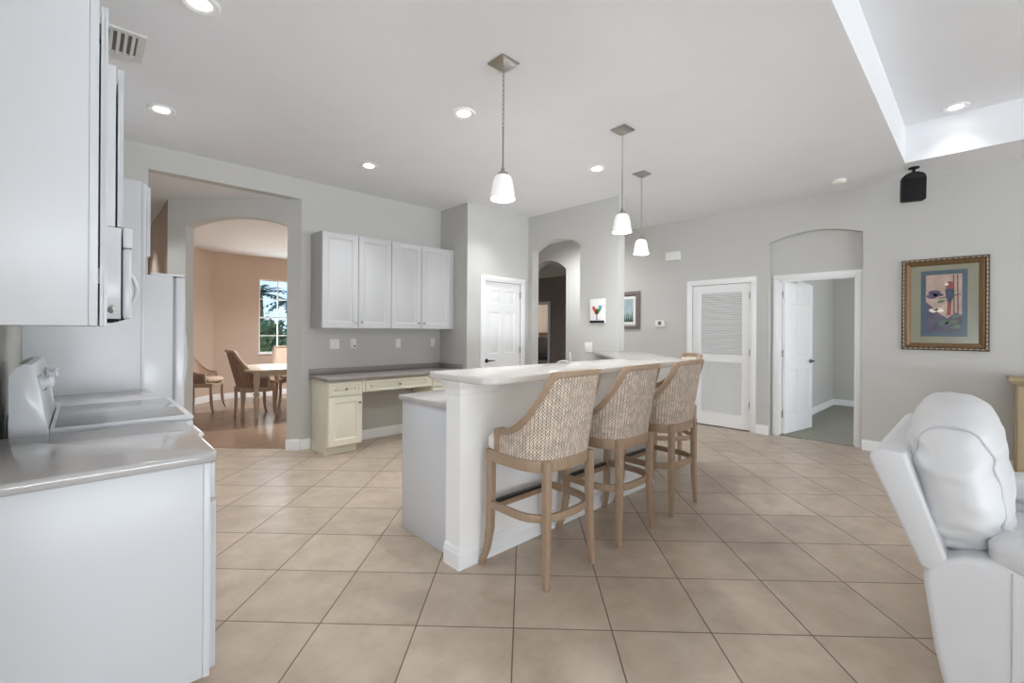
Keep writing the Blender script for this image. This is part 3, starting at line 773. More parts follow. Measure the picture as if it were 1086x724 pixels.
def desk_cab(xa, xb, label):
    t = thing('desk_cabinet', label, 'cabinet', ((xa + xb) / 2, 5.05, 0), 'cream desk base cabinets')
    b = MB(); b.box(xa, xb, YF + 0.02, YD - 0.018, 0.095, CT - 0.039, 0.001); b.box(xa + 0.002, xb - 0.03, YF + 0.09, YD - 0.02, 0, 0.095); obj('body', b, 'cream', t)
    m = frame_m((xa + 0.006, YF, 0), '-Y'); wd = xb - xa - 0.012
    b = MB(m); panel_slab(b, wd, 0.645, 0.785, [(0.035, wd - 0.035, 0.675, 0.755)], 0.019); dd = obj('drawer', b, 'cream', t); knob(m @ Matrix.Translation((wd / 2, 0, 0.715)), dd)
    b = MB(m); panel_slab(b, wd, 0.105, 0.632, [(0.062, wd - 0.062, 0.167, 0.57)], 0.019); dd = obj('door', b, 'cream', t); knob(m @ Matrix.Translation((wd - 0.032, 0, 0.555)), dd)


desk_cab(1.889, 2.275, 'cream desk base cabinet with drawer and door at the left end of the desk')
desk_cab(3.20, PX - 0.004, 'cream desk base cabinet behind the island end, right end of the desk')
t = thing('drawer_unit', 'wide cream pencil drawer spanning the knee space of the desk', 'drawer', (2.737, 5.0, 0.66))
b = MB(); b.box(2.277, 3.198, YF + 0.02, YD - 0.25, 0.70, CT - 0.039); b.box(2.277, 2.31, YF + 0.006, YF + 0.03, 0.66, CT - 0.039); b.box(3.165, 3.198, YF + 0.006, YF + 0.03, 0.66, CT - 0.039); obj('apron', b, 'cream', t)
m = frame_m((2.315, YF, 0), '-Y'); b = MB(m); panel_slab(b, 0.845, 0.66, 0.785, [(0.035, 0.81, 0.685, 0.76)], 0.019); dd = obj('drawer_front', b, 'cream', t); knob(m @ Matrix.Translation((0.42, 0, 0.722)), dd)


# wall plates
def plate(name, mtx, w_, h_, label, cat, kind):
    t = thing(name, label, cat, mtx.translation)
    b = MB(mtx); b.box(-w_ / 2, w_ / 2, -0.007, -0.0005, -h_ / 2, h_ / 2, 0.002); obj('plate', b, 'plastic', t)
    if kind == 'double':
        for s_ in (-1, 1):
            b = MB(mtx); b.box(s_ * 0.023 - 0.016, s_ * 0.023 + 0.016, -0.010, -0.006, -0.033, 0.033, 0.002); obj('rocker', b, 'white', t)
    elif kind == 'rocker':
        b = MB(mtx); b.box(-0.016, 0.016, -0.010, -0.006, -0.033, 0.033, 0.002); obj('rocker', b, 'white', t)
    elif kind == 'outlet':
        for s_ in (-1, 1):
            b = MB(mtx); b.prism([(-0.016, s_ * 0.02 - 0.014), (0.016, s_ * 0.02 - 0.014), (0.018, s_ * 0.02), (0.016, s_ * 0.02 + 0.014), (-0.016, s_ * 0.02 + 0.014), (-0.018, s_ * 0.02)], -0.009, -0.006, 'y')
            for q in (-0.007, 0.007): b.box(q - 0.0015, q + 0.0015, -0.0096, -0.0088, s_ * 0.02 - 0.003, s_ * 0.02 + 0.006)
            obj('socket', b, 'white', t)
    elif kind == 'phone':
        b = MB(mtx); b.box(-0.02, 0.02, -0.02, -0.007, -0.035, 0.04, 0.004); obj('jack', b, 'plastic', t)
        b = MB(mtx); b.box(0.0, 0.02, -0.022, -0.006, -0.04, -0.02, 0.003); obj('clip', b, 'steel', t)
    return t


plate('switch_plate', frame_m((2.155, YD, 1.188), '-Y'), 0.118, 0.118, 'white double switch plate, leftmost plate over the desk', 'switch', 'double')
plate('phone_jack', frame_m((2.386, YD, 1.192), '-Y'), 0.072, 0.118, 'white wall jack with a dark clip, second plate over the desk', 'wall jack', 'phone')
plate('power_outlet', frame_m((2.994, YD, 1.187), '-Y'), 0.074, 0.118, 'white power outlet with two sockets, third plate over the desk', 'outlet', 'outlet')
plate('switch_plate', frame_m((3.535, YD, 1.19), '-Y'), 0.072, 0.118, 'white single switch plate in the corner over the desk', 'switch', 'rocker')
plate('switch_plate', frame_m((FX, 3.572, 1.152), '-X'), 0.118, 0.125, 'white double switch plate below the small canvas on the foyer wall', 'switch', 'double')

# ------------------------------------------------------------------ island with the raised bar
PF, PB, PE = 2.045, 2.18, 1.552        # pony wall front, back, left end
CF, CBK = 1.66, 1.455                  # X-Y of the front and back face of its slanted leg
t = thing('kitchen_island', 'white kitchen island with half wall, in front of the bar stools', 'island', (2.5, 2.3, 0))
poly = [(PE, PF), (PF + CF, PF), (FX - 0.002, FX - 0.002 - CF), (FX - 0.002, FX - 0.002 - CBK), (PB + CBK, PB), (PE, PB)]
b = MB(); b.prism(poly, 0, 1.068); obj('half_wall', b, 'island', t)
b = MB()
dg = (1 / math.sqrt(2), 1 / math.sqrt(2))
bp = [(0, 0.0), (-0.016, 0.0), (-0.016, 0.085), (-0.011, 0.098), (-0.011, 0.108), (-0.004, 0.12), (0, 0.12)]


def run(mb, prof, p0, p1, nin, e0=0.0, e1=0.0):
    p0 = Vector(p0); p1 = Vector(p1); U = (p1 - p0); L = U.length; U.normalize(); N = Vector(nin).normalized()
    mt = Matrix(((U.x, N.x, 0, p0.x), (U.y, N.y, 0, p0.y), (0, 0, 1, 0), (0, 0, 0, 1)))
    mb.prism(prof, -e0, L + e1, 'x', mtx=mt)


def mitred(mb, prof, path, side):
    """sweep a profile [(out, z)] along a floor path with mitred corners; side=1: out is to the right of travel"""
    P_ = [Vector(p) for p in path]; n = len(P_); vs = []; k = len(prof)
    for i in range(n):
        d0 = (P_[i] - P_[i - 1]).normalized() if i > 0 else (P_[1] - P_[0]).normalized()
        d1 = (P_[i + 1] - P_[i]).normalized() if i < n - 1 else d0
        n0 = Vector((d0.y, -d0.x)) * side; n1 = Vector((d1.y, -d1.x)) * side
        mvec = (n0 + n1); mvec = mvec / max(1e-6, mvec.dot(n0))
        for (o_out, z) in prof: vs.append((P_[i].x + mvec.x * o_out, P_[i].y + mvec.y * o_out, z))
    fs = [tuple(range(k)), tuple(k * (n - 1) + j for j in range(k))]
    for i in range(n - 1):
        for j in range(k): fs.append((k * i + j, k * i + (j + 1) % k, k * (i + 1) + (j + 1) % k, k * (i + 1) + j))
    mb.faces(vs, fs)


ipath = [(PE, PB), (PE, PF), (PF + CF, PF), (FX - 0.03, FX - 0.03 - CF)]
mitred(b, [(max(-o_, -0.003) if o_ else -0.003, z) for o_, z in bp], ipath, 1)
obj('baseboard', b, 'trim', t, angle=20)
cp = [(0, 0.985), (-0.006, 0.985), (-0.010, 1.0), (-0.012, 1.02), (-0.028, 1.048), (-0.034, 1.055), (-0.034, 1.068), (0, 1.068)]
b = MB(); mitred(b, [(-o_ if o_ else -0.003, z) for o_, z in cp], ipath[:3] + [(FX - 0.05, FX - 0.05 - CF)], 1)
obj('crown_moulding', b, 'trim', t, angle=20)
b = MB(); b.prism([(1.605, PB + 0.001), (3.55, PB + 0.001), (FX - 0.01, 3.44), (FX - 0.01, 4.0), (3.35, 2.745), (1.605, 2.745)], 0.10, 0.875); b.box(1.625, 3.4, PB + 0.002, 2.70, 0, 0.1); b.box(1.600, 1.626, PB + 0.001, 2.765, 0.0, 0.875, 0.001); obj('base_cabinets', b, 'cab', t)
for k in range(4):
    x0 = 1.64 + k * 0.42; b = MB(frame_m((x0 + 0.41, 2.768, 0), '+Y')); panel_slab(b, 0.40, 0.12, 0.86, [(0.06, 0.34, 0.18, 0.80)], 0.02); obj('door', b, 'cab', t)


def rounded(poly, radii, n=6):
    out = []; N = len(poly)
    for i in range(N):
        r = radii[i]
        p = Vector(poly[i]); a = (Vector(poly[i - 1]) - p); c = (Vector(poly[(i + 1) % N]) - p)
        if r <= 0: out.append((p.x, p.y)); continue
        a.normalize(); c.normalize(); ang = a.angle(c); dd = r / math.tan(ang / 2)
        p0 = p + a * dd; p1 = p + c * dd; cen = p + (a + c).normalized() * (r / math.sin(ang / 2))
        v0 = p0 - cen; v1 = p1 - cen; th = v0.angle(v1); sg = 1 if v0.cross(v1) > 0 else -1
        for k in range(n + 1):
            q = Matrix.Rotation(sg * th * k / n, 2) @ v0
            out.append((cen.x + q.x, cen.y + q.y))
    return out


BF, BB, BE = 1.752, 2.295, 1.50
bx = [(BE, BF), (BF + 2.05, BF), (4.93, 4.93 - 2.05), (4.93, FY - 0.004), (FX - 0.004, FY - 0.004), (FX - 0.004, FX - 0.004 - 1.30), (BB + 1.30, BB), (BE, BB)]
b = MB(); b.prism(rounded(bx, [0.09, 0.06, 0.03, 0, 0, 0, 0, 0.02]), 1.0695, 1.112, bev=0.013, seg=3)
o = obj('bar_counter', b, 'bartop'); tag(o, 'pale polished raised bar top with rounded corner behind the stools', 'countertop'); recentre(o, (2.6, 2.0, 1.0695))
cx = [(1.555 + 0.03, PB + 0.003), (PB + 0.003 + CBK, PB + 0.003), (FX - 0.004, FX - 0.001 - CBK), (FX - 0.004, 4.04), (3.36, 2.80), (1.585, 2.80)]
b = MB(); b.prism(cx, 0.8755, 0.914, bev=0.011, seg=3); o = obj('countertop', b, 'quartz'); tag(o, 'lower grey island countertop on the kitchen side of the half wall', 'countertop'); recentre(o, (2.4, 2.5, 0.8755))
t = thing('bar_backsplash', 'taupe backsplash strip on the kitchen face of the slanted bar', 'backsplash', (4.2, 2.8, 0.915))
b = MB(); run(b, [(0, 0.915), (-0.018, 0.915), (-0.018, 1.068), (0, 1.068)], (FX - 0.03, FX - 0.03 - CBK), (PB + 0.03 + CBK, PB + 0.03), (1, -1)); obj('panel', b, 'quartz_dark', t)
t = thing('faucet', 'white kitchen faucet tip just showing above the bar top', 'faucet', (3.7, 3.0, 0.914))
b = MB(); b.lathe([(0, 0), (0.028, 0), (0.026, 0.02), (0.016, 0.04), (0, 0.04)], c=(3.72, 3.0, 0.914), cap=False); b.tube([(3.72, 3.0, 0.93), (3.72, 3.0, 1.0), (3.715, 3.03, 1.03), (3.70, 3.08, 1.04), (3.68, 3.14, 1.02)], 0.012, 10); obj('spout', b, 'appliance', t)
b = MB(); b.tube([(3.72, 3.0, 1.02), (3.715, 2.99, 1.08), (3.69, 2.985, 1.135)], [0.01, 0.009, 0.007], 8); obj('handle', b, 'appliance', t)


# ------------------------------------------------------------------ barrel stools and chairs
def outline(s, a=0.262, b=0.235, yf=0.20, p=2.9):
    """point on the U-shaped seat outline; s in -1..1 from the left front round the back to the right front"""
    pts = outline.cache.get((a, b, yf, p))
    if pts is None:
        pts = []
        n = 120
        for i in range(21): pts.append(Vector((-a, yf * (1 - i / 20.0), 0)))
        for i in range(1, n):
            th = PI + PI * i / n; c_, s_ = math.cos(th), math.sin(th)
            pts.append(Vector((a * abs(c_) ** (2 / p) * (1 if c_ > 0 else -1), -b * abs(s_) ** (2 / p), 0)))
        for i in range(21): pts.append(Vector((a, yf * i / 20.0, 0)))
        d = [0]
        for i in range(1, len(pts)): d.append(d[-1] + (pts[i] - pts[i - 1]).length)
        outline.cache[(a, b, yf, p)] = pts = (pts, d)
    pts, d = pts
    L = d[-1]; x = (s + 1) / 2 * L
    for i in range(1, len(d)):
        if d[i] >= x - 1e-9:
            f = (x - d[i - 1]) / max(1e-9, d[i] - d[i - 1]); q = pts[i - 1].lerp(pts[i], f)
            t = (pts[i] - pts[i - 1]).normalized(); return q, Vector((t.y, -t.x, 0)), x - L / 2   # outward normal
    return pts[-1], Vector((1, 0, 0)), L / 2


outline.cache = {}


def barrel_chair(name, label, cat, seat_z, arm_z, top_z, legz, wood, weave, inner, seatm, ring, sc=1.0, lean=0.07, gap=0.0):
    t = thing(name, label, cat)
    K = dict(a=0.262 * sc, b=0.235 * sc, yf=0.20 * sc)
    ap0, ap1 = seat_z - 0.065, seat_z
    s_arm = 0.84                                     # arms start this far round

    def top(s):
        a = abs(s)
        if a < 0.30: return top_z - 0.006 * (a / 0.30) ** 2
        f = min(1, (a - 0.30) / (s_arm - 0.30))
        return arm_z + (top_z - 0.006 - arm_z) * (1 - f) ** 2.8

    def shellpt(s, z, off=0.0):
        q, n, dist = outline(s, **K)
        k = max(0, (z - seat_z) / (top_z - seat_z)); back = max(0, -n.y)
        lift = Vector((0, -1, 0)) * lean * sc * k * (0.25 + 0.75 * back) + Vector((q.x * 0.15, 0, 0)) * k * (0.3 + 0.7 * back)
        return Vector((q.x, q.y, 0)) + lift + n * off + Vector((0, 0, z)), dist
    NS, NZ = 60, 12

    def shell(off0, off1, z_low, marg, smax):
        bm = bmesh.new(); uvl = bm.loops.layers.uv.new('UVMap')
        grid = {}; uvd = {}
        for side, off in ((0, off0), (1, off1)):
            for i in range(NS + 1):
                s = -smax + 2 * smax * i / NS; zt = top(s) - marg
                for j in range(NZ + 1):
                    z = z_low + (zt - z_low) * j / NZ
                    p, dist = shellpt(s, z, off); v = bm.verts.new(p); grid[(side, i, j)] = v; uvd[v] = (dist, z)
        def q(a, b_, c_, d_):
            f = bm.faces.new((a, b_, c_, d_))
            for l in f.loops: l[uvl].uv = uvd[l.vert]
        for i in range(NS):
            for j in range(NZ):
                q(grid[0, i, j], grid[0, i + 1, j], grid[0, i + 1, j + 1], grid[0, i, j + 1])
                q(grid[1, i, j], grid[1, i, j + 1], grid[1, i + 1, j + 1], grid[1, i + 1, j])
            q(grid[0, i, NZ], grid[0, i + 1, NZ], grid[1, i + 1, NZ], grid[1, i, NZ]); q(grid[0, i, 0], grid[1, i, 0], grid[1, i + 1, 0], grid[0, i + 1, 0])
        for j in range(NZ):
            q(grid[0, 0, j], grid[0, 0, j + 1], grid[1, 0, j + 1], grid[1, 0, j]); q(grid[0, NS, j], grid[1, NS, j], grid[1, NS, j + 1], grid[0, NS, j + 1])
        bmesh.ops.recalc_face_normals(bm, faces=bm.faces)
        return bm
    obj('woven_shell', shell(-0.004, -0.016, seat_z + 0.001, 0.02, s_arm - 0.02), weave, t, angle=60)
    obj('back_cushion', shell(-0.018, -0.05, seat_z + 0.055, 0.025, s_arm - 0.04), inner, t, angle=60)
    # wooden border: sweep along the top edge with arm posts down to the apron
    pts = []
    n = 64
    pr_s = [(-s_arm, z) for z in (seat_z + 0.001, seat_z + 0.04)] 
    for i in range(n + 1):
        s = -s_arm + 2 * s_arm * i / n; pts.append((s, top(s)))
    path = [(-s_arm, seat_z + 0.001)] + [(-s_arm, seat_z + (arm_z - seat_z) * 0.5)] + pts + [(s_arm, seat_z + (arm_z - seat_z) * 0.5)] + [(s_arm, seat_z + 0.001)]
    vs = []; fs = []
    P3 = [shellpt(s, z)[0] for s, z in path]; NN = [outline(s, **K)[1] for s, z in path]
    for i, p in enumerate(P3):
        a_ = P3[max(0, i - 1)]; c_ = P3[min(len(P3) - 1, i + 1)]; d = (c_ - a_).normalized(); nrm = NN[i]; inn = d.cross(nrm).normalized()   # pointing into the panel plane
        if i in (2, len(P3) - 3): inn = (inn * 1.25)
        for (u, v_) in ((-0.017, 0.010), (0.017, 0.010), (0.017, -0.032), (-0.017, -0.032)):
            vs.append(p + inn * (-u if False else u) + nrm * v_)
    for i in range(len(P3) - 1):
        for k in range(4): fs.append((4 * i + k, 4 * i + (k + 1) % 4, 4 * (i + 1) + (k + 1) % 4, 4 * (i + 1) + k))
    fs += [(0, 1, 2, 3), tuple(4 * (len(P3) - 1) + k for k in range(4))]
    obj('back_frame', MB().faces(vs, fs, bev=0.003), wood, t)
    # apron
    loop = [outline(-1 + 2 * i / 60, **K)[0] for i in range(61)]
    ins = [(p - outline(-1 + 2 * i / 60, **K)[1] * 0.03) for i, p in enumerate(loop)]
    b = MB(); outer = [(p.x, p.y) for p in loop]
    b.prism(outer, ap0, ap1, bev=0.004); obj('seat_apron', b, wood, t)
    # seat cushion
    hw = K['a'] - 0.012
    b = MB(); b.soft((0, 0.006, ap1 + 0.038), (hw + 0.006 if ring else hw - 0.03, 0.232 * sc, 0.050), 6.0 if ring else 3.4, n=12, deform=lambda q: Vector((q.x * (1.0 if q.y > 0.10 else 0.84), q.y if q.y > 0 else q.y * 0.86, max(q.z, -0.036)))); obj('seat_cushion', b, seatm, t)
    # legs
    for sx_ in (-1, 1):
        x = sx_ * (K['a'] - 0.022); y = K['yf'] - 0.025
        fl = 0.05 * legz
        pts_ = [(x, y, ap1 - 0.004), (x, y, legz * 0.55), (x + sx_ * 0.003, y + 0.003, legz * 0.32), (x + sx_ * 0.014, y + 0.017, legz * 0.14), (x + sx_ * 0.032, y + 0.042, 0.0)]
        b = MB(); b.sweep(pts_, [(0.042, 0.042), (0.041, 0.041), (0.040, 0.040), (0.035, 0.035), (0.027, 0.027)], axes=((1, 0, 0), (0, 1, 0)), bev=0.004); obj('leg', b, wood, t)
    for sx_ in (-1, 1):
        x = sx_ * 0.185 * sc; y = -K['b'] * 0.965 + 0.018
        pts_ = [(x, y, ap1 - 0.004), (x, y, legz * 0.5), (x + sx_ * 0.004, y - 0.002, legz * 0.3), (x + sx_ * 0.014, y - 0.008, legz * 0.1), (x + sx_ * 0.018, y - 0.012, 0.0)]
        b = MB(); b.sweep(pts_, [(0.042, 0.042), (0.039, 0.039), (0.037, 0.037), (0.032, 0.032), (0.026, 0.026)], axes=((1, 0, 0), (0, 1, 0)), bev=0.004); obj('leg', b, wood, t)
    if ring:
        rz = 0.36
        pts_ = []
        for i in range(49):
            s = -0.93 + 1.86 * i / 48; q, nr, _ = outline(s, **K); pts_.append((q.x * 0.955, q.y * 0.965 + 0.006, rz))
        b = MB(); b.sweep(pts_, (0.022, 0.042), bev=0.003); obj('ring_stretcher', b, wood, t)
        b = MB(); y = K['yf'] - 0.02; b.box(-K['a'] + 0.03, K['a'] - 0.03, y - 0.012, y + 0.012, 0.315, 0.35, 0.003); fr = obj('footrest', b, wood, t)
        b = MB(); b.box(-K['a'] + 0.045, K['a'] - 0.045, y - 0.016, y + 0.016, 0.3505, 0.366, 0.002); obj('kick_plate', b, 'plate', fr)
    return t


G = 'bar stools along the raised bar'
st0 = barrel_chair('bar_stool', 'nearest woven barrel-back bar stool, by the rounded bar corner', 'bar stool', 0.672, 0.798, 1.132, 0.672, 'oak', 'weave', 'linen', 'seatfab', True)
st0['group'] = G; st0.location = (1.957, 1.79, 0)
dup(st0, (2.645, 1.79, 0), 0, 'woven barrel-back bar stool in the middle of the row of three', G)
dup(st0, (3.333, 1.79, 0), 0, 'woven barrel-back bar stool third from the bar end, before the turned stool', G)
dup(st0, (4.182, 2.168, 0), R(45), 'turned bar stool behind the others, cream inner back showing', G)

# ------------------------------------------------------------------ ceiling fixtures
def downlight(x, y, z, label, g='recessed ceiling lights', pw=36, cone=106):
    t = thing('recessed_light', label, 'ceiling light', (x, y, z), g)
    b = MB(); b.lathe([(0.050, -0.0006), (0.052, -0.005), (0.068, -0.012), (0.082, -0.013), (0.090, -0.008), (0.092, -0.0005)], c=(x, y, z), seg=36, cap=False); obj('trim_ring', b, 'trim', t)
    b = MB(); b.lathe([(0.0, -0.006), (0.051, -0.006), (0.051, -0.002), (0.0, -0.002)], c=(x, y, z), seg=36, cap=False); obj('lens', b, 'lens', t)
    l = bpy.data.lights.new('downlight_lamp', 'SPOT'); l.energy = pw; l.spot_size = R(cone); l.spot_blend = 1.0; l.shadow_soft_size = 0.06; l.color = (0.96, 0.98, 1.0)
    lo = bpy.data.objects.new('lamp', l); C.objects.link(lo); lo.parent = t; lo.location = (0, 0, -0.03)
    return t


for (x, y, lb) in ((0.433, 2.81, 'recessed ceiling light cut by the top edge of the picture'), (0.433, 4.378, 'recessed ceiling light above the range wall, left side'),
                   (2.12, 4.36, 'recessed ceiling light nearest the desk wall cabinets'), (2.135, 2.79, 'recessed ceiling light left of the middle, beside the nearest pendant chain'),
                   (3.85, 2.768, 'recessed ceiling light just left of the middle pendant'), (3.82, 4.2, 'recessed ceiling light in front of the pantry wall, behind the nearest pendant shade')):
    downlight(x, y, H, lb)
downlight(5.704, 0.17, TZ, 'recessed ceiling light inside the raised tray ceiling', pw=9)
downlight(3.4, 7.9, HALL, 'added fill light over the dining table, unseen behind the desk wall', pw=330, cone=150)  # invented fixture, added to brighten the dining room
downlight(5.75, 4.9, H, 'added fill light in the foyer beyond the arch, out of sight', pw=110, cone=172)  # invented fixture, added to brighten the foyer behind the arch
downlight(0.38, 6.0, HALL, 'added fill light in the hall behind the fridge, out of sight', pw=26)  # invented fixture, added to light the face of the arch wall
downlight(0.2, 7.7, HALL, 'added fill light at the far end of the hall behind the fridge, out of sight', pw=60)  # another invented fixture, added to lift the tan hall wall


def pendant(x, y, label):
    t = thing('pendant_light', label, 'pendant light', (x, y, H), 'pendant lights over the bar')
    b = MB(); h = 0.072
    vs = [(x - h, y - h, H - 0.001), (x + h, y - h, H - 0.001), (x + h, y + h, H - 0.001), (x - h, y + h, H - 0.001), (x - h, y - h, H - 0.008), (x + h, y - h, H - 0.008), (x + h, y + h, H - 0.008), (x - h, y + h, H - 0.008),
          (x - .012, y - .012, H - 0.045), (x + .012, y - .012, H - 0.045), (x + .012, y + .012, H - 0.045), (x - .012, y + .012, H - 0.045)]
    fs = [(0, 1, 2, 3), (8, 9, 10, 11)] + [(i, (i + 1) % 4, 4 + (i + 1) % 4, 4 + i) for i in range(4)] + [(4 + i, 4 + (i + 1) % 4, 8 + (i + 1) % 4, 8 + i) for i in range(4)]
    b.faces(vs, fs); obj('canopy', b, 'chrome', t)
    b = MB(); z = H - 0.05; k = 0
    while z > 2.64:
        ring = []
        for i in range(10):
            a = 2 * PI * i / 10; u = 0.007 * math.cos(a); v = 0.019 * math.sin(a)
            ring.append((x + (u if k % 2 else 0), y + (0 if k % 2 else u), z - 0.016 + v))
        b.tube(ring, 0.0022, 5, closed=True); z -= 0.030; k += 1
    obj('chain', b, 'chrome', t)
    b = MB(); b.tube([(x, y, 2.645), (x, y, 2.36)], 0.0055, 8); b.lathe([(0, 0.04), (0.010, 0.035), (0.013, 0.01), (0.034, 0.0), (0.036, -0.014), (0, -0.014)], c=(x, y, 2.352), cap=False); obj('stem', b, 'chrome', t)
    prof = [(0.036, 2.340), (0.050, 2.332), (0.060, 2.31), (0.068, 2.27), (0.074, 2.23), (0.079, 2.195), (0.078, 2.188), (0.073, 2.188), (0.070, 2.23), (0.062, 2.28), (0.05, 2.325), (0.034, 2.335)]
    b = MB(); b.lathe([(r, z_ - 2.19) for r, z_ in prof], c=(x, y, 2.19), seg=32, cap=False); sh = obj('lamp_shade', b, 'shade', t)
    b = MB(); b.lathe([(0, -0.04), (0.034, -0.032), (0.058, -0.012), (0.067, 0.008), (0.064, 0.012), (0, 0.012)], c=(x, y, 2.222), cap=False); obj('bulb', b, 'bulb', t)
    l = bpy.data.lights.new('pendant_lamp', 'POINT'); l.energy = 12; l.shadow_soft_size = 0.06; l.color = (0.96, 0.98, 1.0)
    lo = bpy.data.objects.new('lamp', l); C.objects.link(lo); lo.parent = t; lo.location = (0, 0, 2.15 - H)
    return t


pendant(1.916, 2.097, 'nearest pendant light with bell shade, over the rounded bar end')
pendant(3.26, 2.085, 'middle pendant light of the three over the bar')
pendant(4.316, 2.523, 'farthest pendant light, over the slanted bar leg')

t = thing('ceiling_vent', 'white louvred air vent in the ceiling above the left cabinets', 'vent', (0.18, 3.53, H))
b = MB(); x0, x1, y0, y1 = -0.06, 0.262, 3.35, 3.70
for a in ((x0, x1, y0, y0 + 0.035), (x0, x1, y1 - 0.06, y1), (x0, x0 + 0.03, y0 + 0.035, y1 - 0.06), (x1 - 0.035, x1, y0 + 0.035, y1 - 0.06)): b.box(a[0], a[1], a[2], a[3], H - 0.012, H - 0.0005)
obj('frame', b, 'vent', t)
for k in range(8):
    x = x0 + 0.032 + k * 0.0325; b = MB(); b.prism([(x, H - 0.014), (x + 0.003, H - 0.015), (x + 0.018, H - 0.002), (x + 0.013, H - 0.0012)], y0 + 0.03, y1 - 0.05, 'y', mtx=None); obj('slat', b, 'vent', t)
b = MB(); b.box(x0 + 0.02, x1 - 0.02, y0 + 0.02, y1 - 0.02, H - 0.001, H - 0.0002); obj('duct', b, 'greyframe', t)

t = thing('smoke_detector', 'round white smoke detector on the ceiling near the right wall', 'smoke detector', (6.05, 1.10, H))
b = MB(); b.lathe([(0.065, -0.0005), (0.067, -0.02), (0.05, -0.036), (0.02, -0.038), (0, -0.038)], c=(6.05, 1.1, H), cap=False); obj('housing', b, 'plastic', t)

t = thing('speaker', 'black surround speaker hung from the ceiling at the tray corner', 'speaker', (6.12, 0.487, H))
b = MB(); cx_, cy_ = 6.12, 0.487
b.lathe([(0.045, -0.0005), (0.045, -0.012), (0.014, -0.018), (0.014, -0.05), (0.03, -0.06), (0, -0.06)], c=(cx_, cy_, H), cap=False); obj('bracket', b, 'black', t)
ms = Matrix.Translation((cx_, cy_, H)) @ Matrix.Rotation(R(-72), 4, 'Z') @ Matrix.Rotation(R(3), 4, 'X')
b = MB(ms); b.prism([(-0.095, -0.34), (0.095, -0.34), (0.095, -0.11), (0.078, -0.07), (0.03, -0.05), (-0.03, -0.05), (-0.078, -0.07), (-0.095, -0.11)], -0.05, 0.07, 'y', bev=0.02, seg=3); obj('cabinet', b, 'black', t)
b = MB(ms); b.prism([(-0.088, -0.333), (0.088, -0.333), (0.088, -0.115), (-0.088, -0.115)], -0.062, -0.049, 'y', bev=0.006); obj('grille', b, 'dark', t)

# ------------------------------------------------------------------ things on the right wall
t = thing('door_chime', 'white door chime box high on the wall left of the louvred door', 'chime', (XR, 3.28, 2.53))
m = frame_m((XR, 3.28, 2.52), '-X')
b = MB(m); b.box(-0.11, 0.11, -0.05, -0.0005, -0.065, 0.065, 0.006); obj('cover', b, 'plastic', t)
b = MB(m); b.box(-0.116, -0.109, -0.045, -0.0005, -0.07, 0.07, 0.002); b.box(0.109, 0.116, -0.045, -0.0005, -0.07, 0.07, 0.002); obj('end_trim', b, 'plastic', t)
t = thing('thermostat', 'small white thermostat with grey screen left of the louvred door', 'thermostat', (XR, 3.50, 1.49)); m = frame_m((XR, 3.50, 1.488), '-X')
b = MB(m); b.box(-0.075, 0.075, -0.025, -0.0005, -0.05, 0.05, 0.006); obj('case', b, 'plastic', t)
b = MB(m); b.box(-0.022, 0.03, -0.0275, -0.0245, -0.022, 0.035, 0.001); obj('screen', b, 'greyframe', t)


def flatpoly(mb, pts, y0, y1): mb.prism(pts, y0, y1, 'y')


def ell(cx, cz, rx, rz, n=18, rot=0.0):
    out = []
    for i in range(n):
        a = 2 * PI * i / n; x, z = rx * math.cos(a), rz * math.sin(a)
        out.append((cx + x * math.cos(rot) - z * math.sin(rot), cz + x * math.sin(rot) + z * math.cos(rot)))
    return out


def ring_frame(mb, w_, h_, prof):
    """mitred frame from profile [(inset, y)]"""
    n = len(prof); vs = []
    for (sx_, sz_) in ((-1, -1), (1, -1), (1, 1), (-1, 1)):
        for (i_, y) in prof: vs.append((sx_ * (w_ / 2 - i_), y, sz_ * (h_ / 2 - i_)))
    fs = []
    for k in range(4):
        q = (k + 1) % 4
        for i in range(n): fs.append((k * n + i, k * n + (i + 1) % n, q * n + (i + 1) % n, q * n + i))
    mb.faces(vs, fs)


# parrot print in the gilt frame
PYC, PZC, PW, PH = 0.281, 1.667, 0.668, 0.975
t = thing('framed_print', 'parrot print in a gold and dark wood frame on the right wall', 'picture', (XR, PYC, PZC)); m = frame_m((XR, PYC, PZC), '-X')
b = MB(m); ring_frame(b, PW, PH, [(0, -0.001), (0, -0.02), (0.008, -0.032), (0.026, -0.034), (0.034, -0.026), (0.034, -0.001)]); fr = obj('frame', b, 'darkframe', t)
b = MB(m); ring_frame(b, PW - 0.064, PH - 0.064, [(0, -0.001), (0, -0.027), (0.012, -0.030), (0.03, -0.02), (0.04, -0.015), (0.046, -0.001)]); obj('gilt_inner_frame', b, 'gold', fr)
b = MB(m)
bx0, bz0 = PW / 2 - 0.017, PH / 2 - 0.017; bpts = []; brad = []
for (xa, za, xb_, zb_) in ((-bx0, -bz0, bx0, -bz0), (bx0, -bz0, bx0, bz0), (bx0, bz0, -bx0, bz0), (-bx0, bz0, -bx0, -bz0)):
    nb_ = int(math.hypot(xb_ - xa, zb_ - za) / 0.0105)
    for i in range(nb_):
        f = i / nb_; bpts.append((xa + (xb_ - xa) * f, -0.033, za + (zb_ - za) * f)); brad.append(0.0075 if i % 4 in (1, 2) else 0.0022)
b.tube(bpts, brad, 8, closed=True)
obj('beading', b, 'consolewood', fr)
b = MB(m); b.box(-PW / 2 + 0.07, PW / 2 - 0.07, -0.008, -0.002, -PH / 2 + 0.07, PH / 2 - 0.07); obj('mat_board', b, 'mat_olive', t)
iw, ih = 0.355, 0.70
zo = 0.008
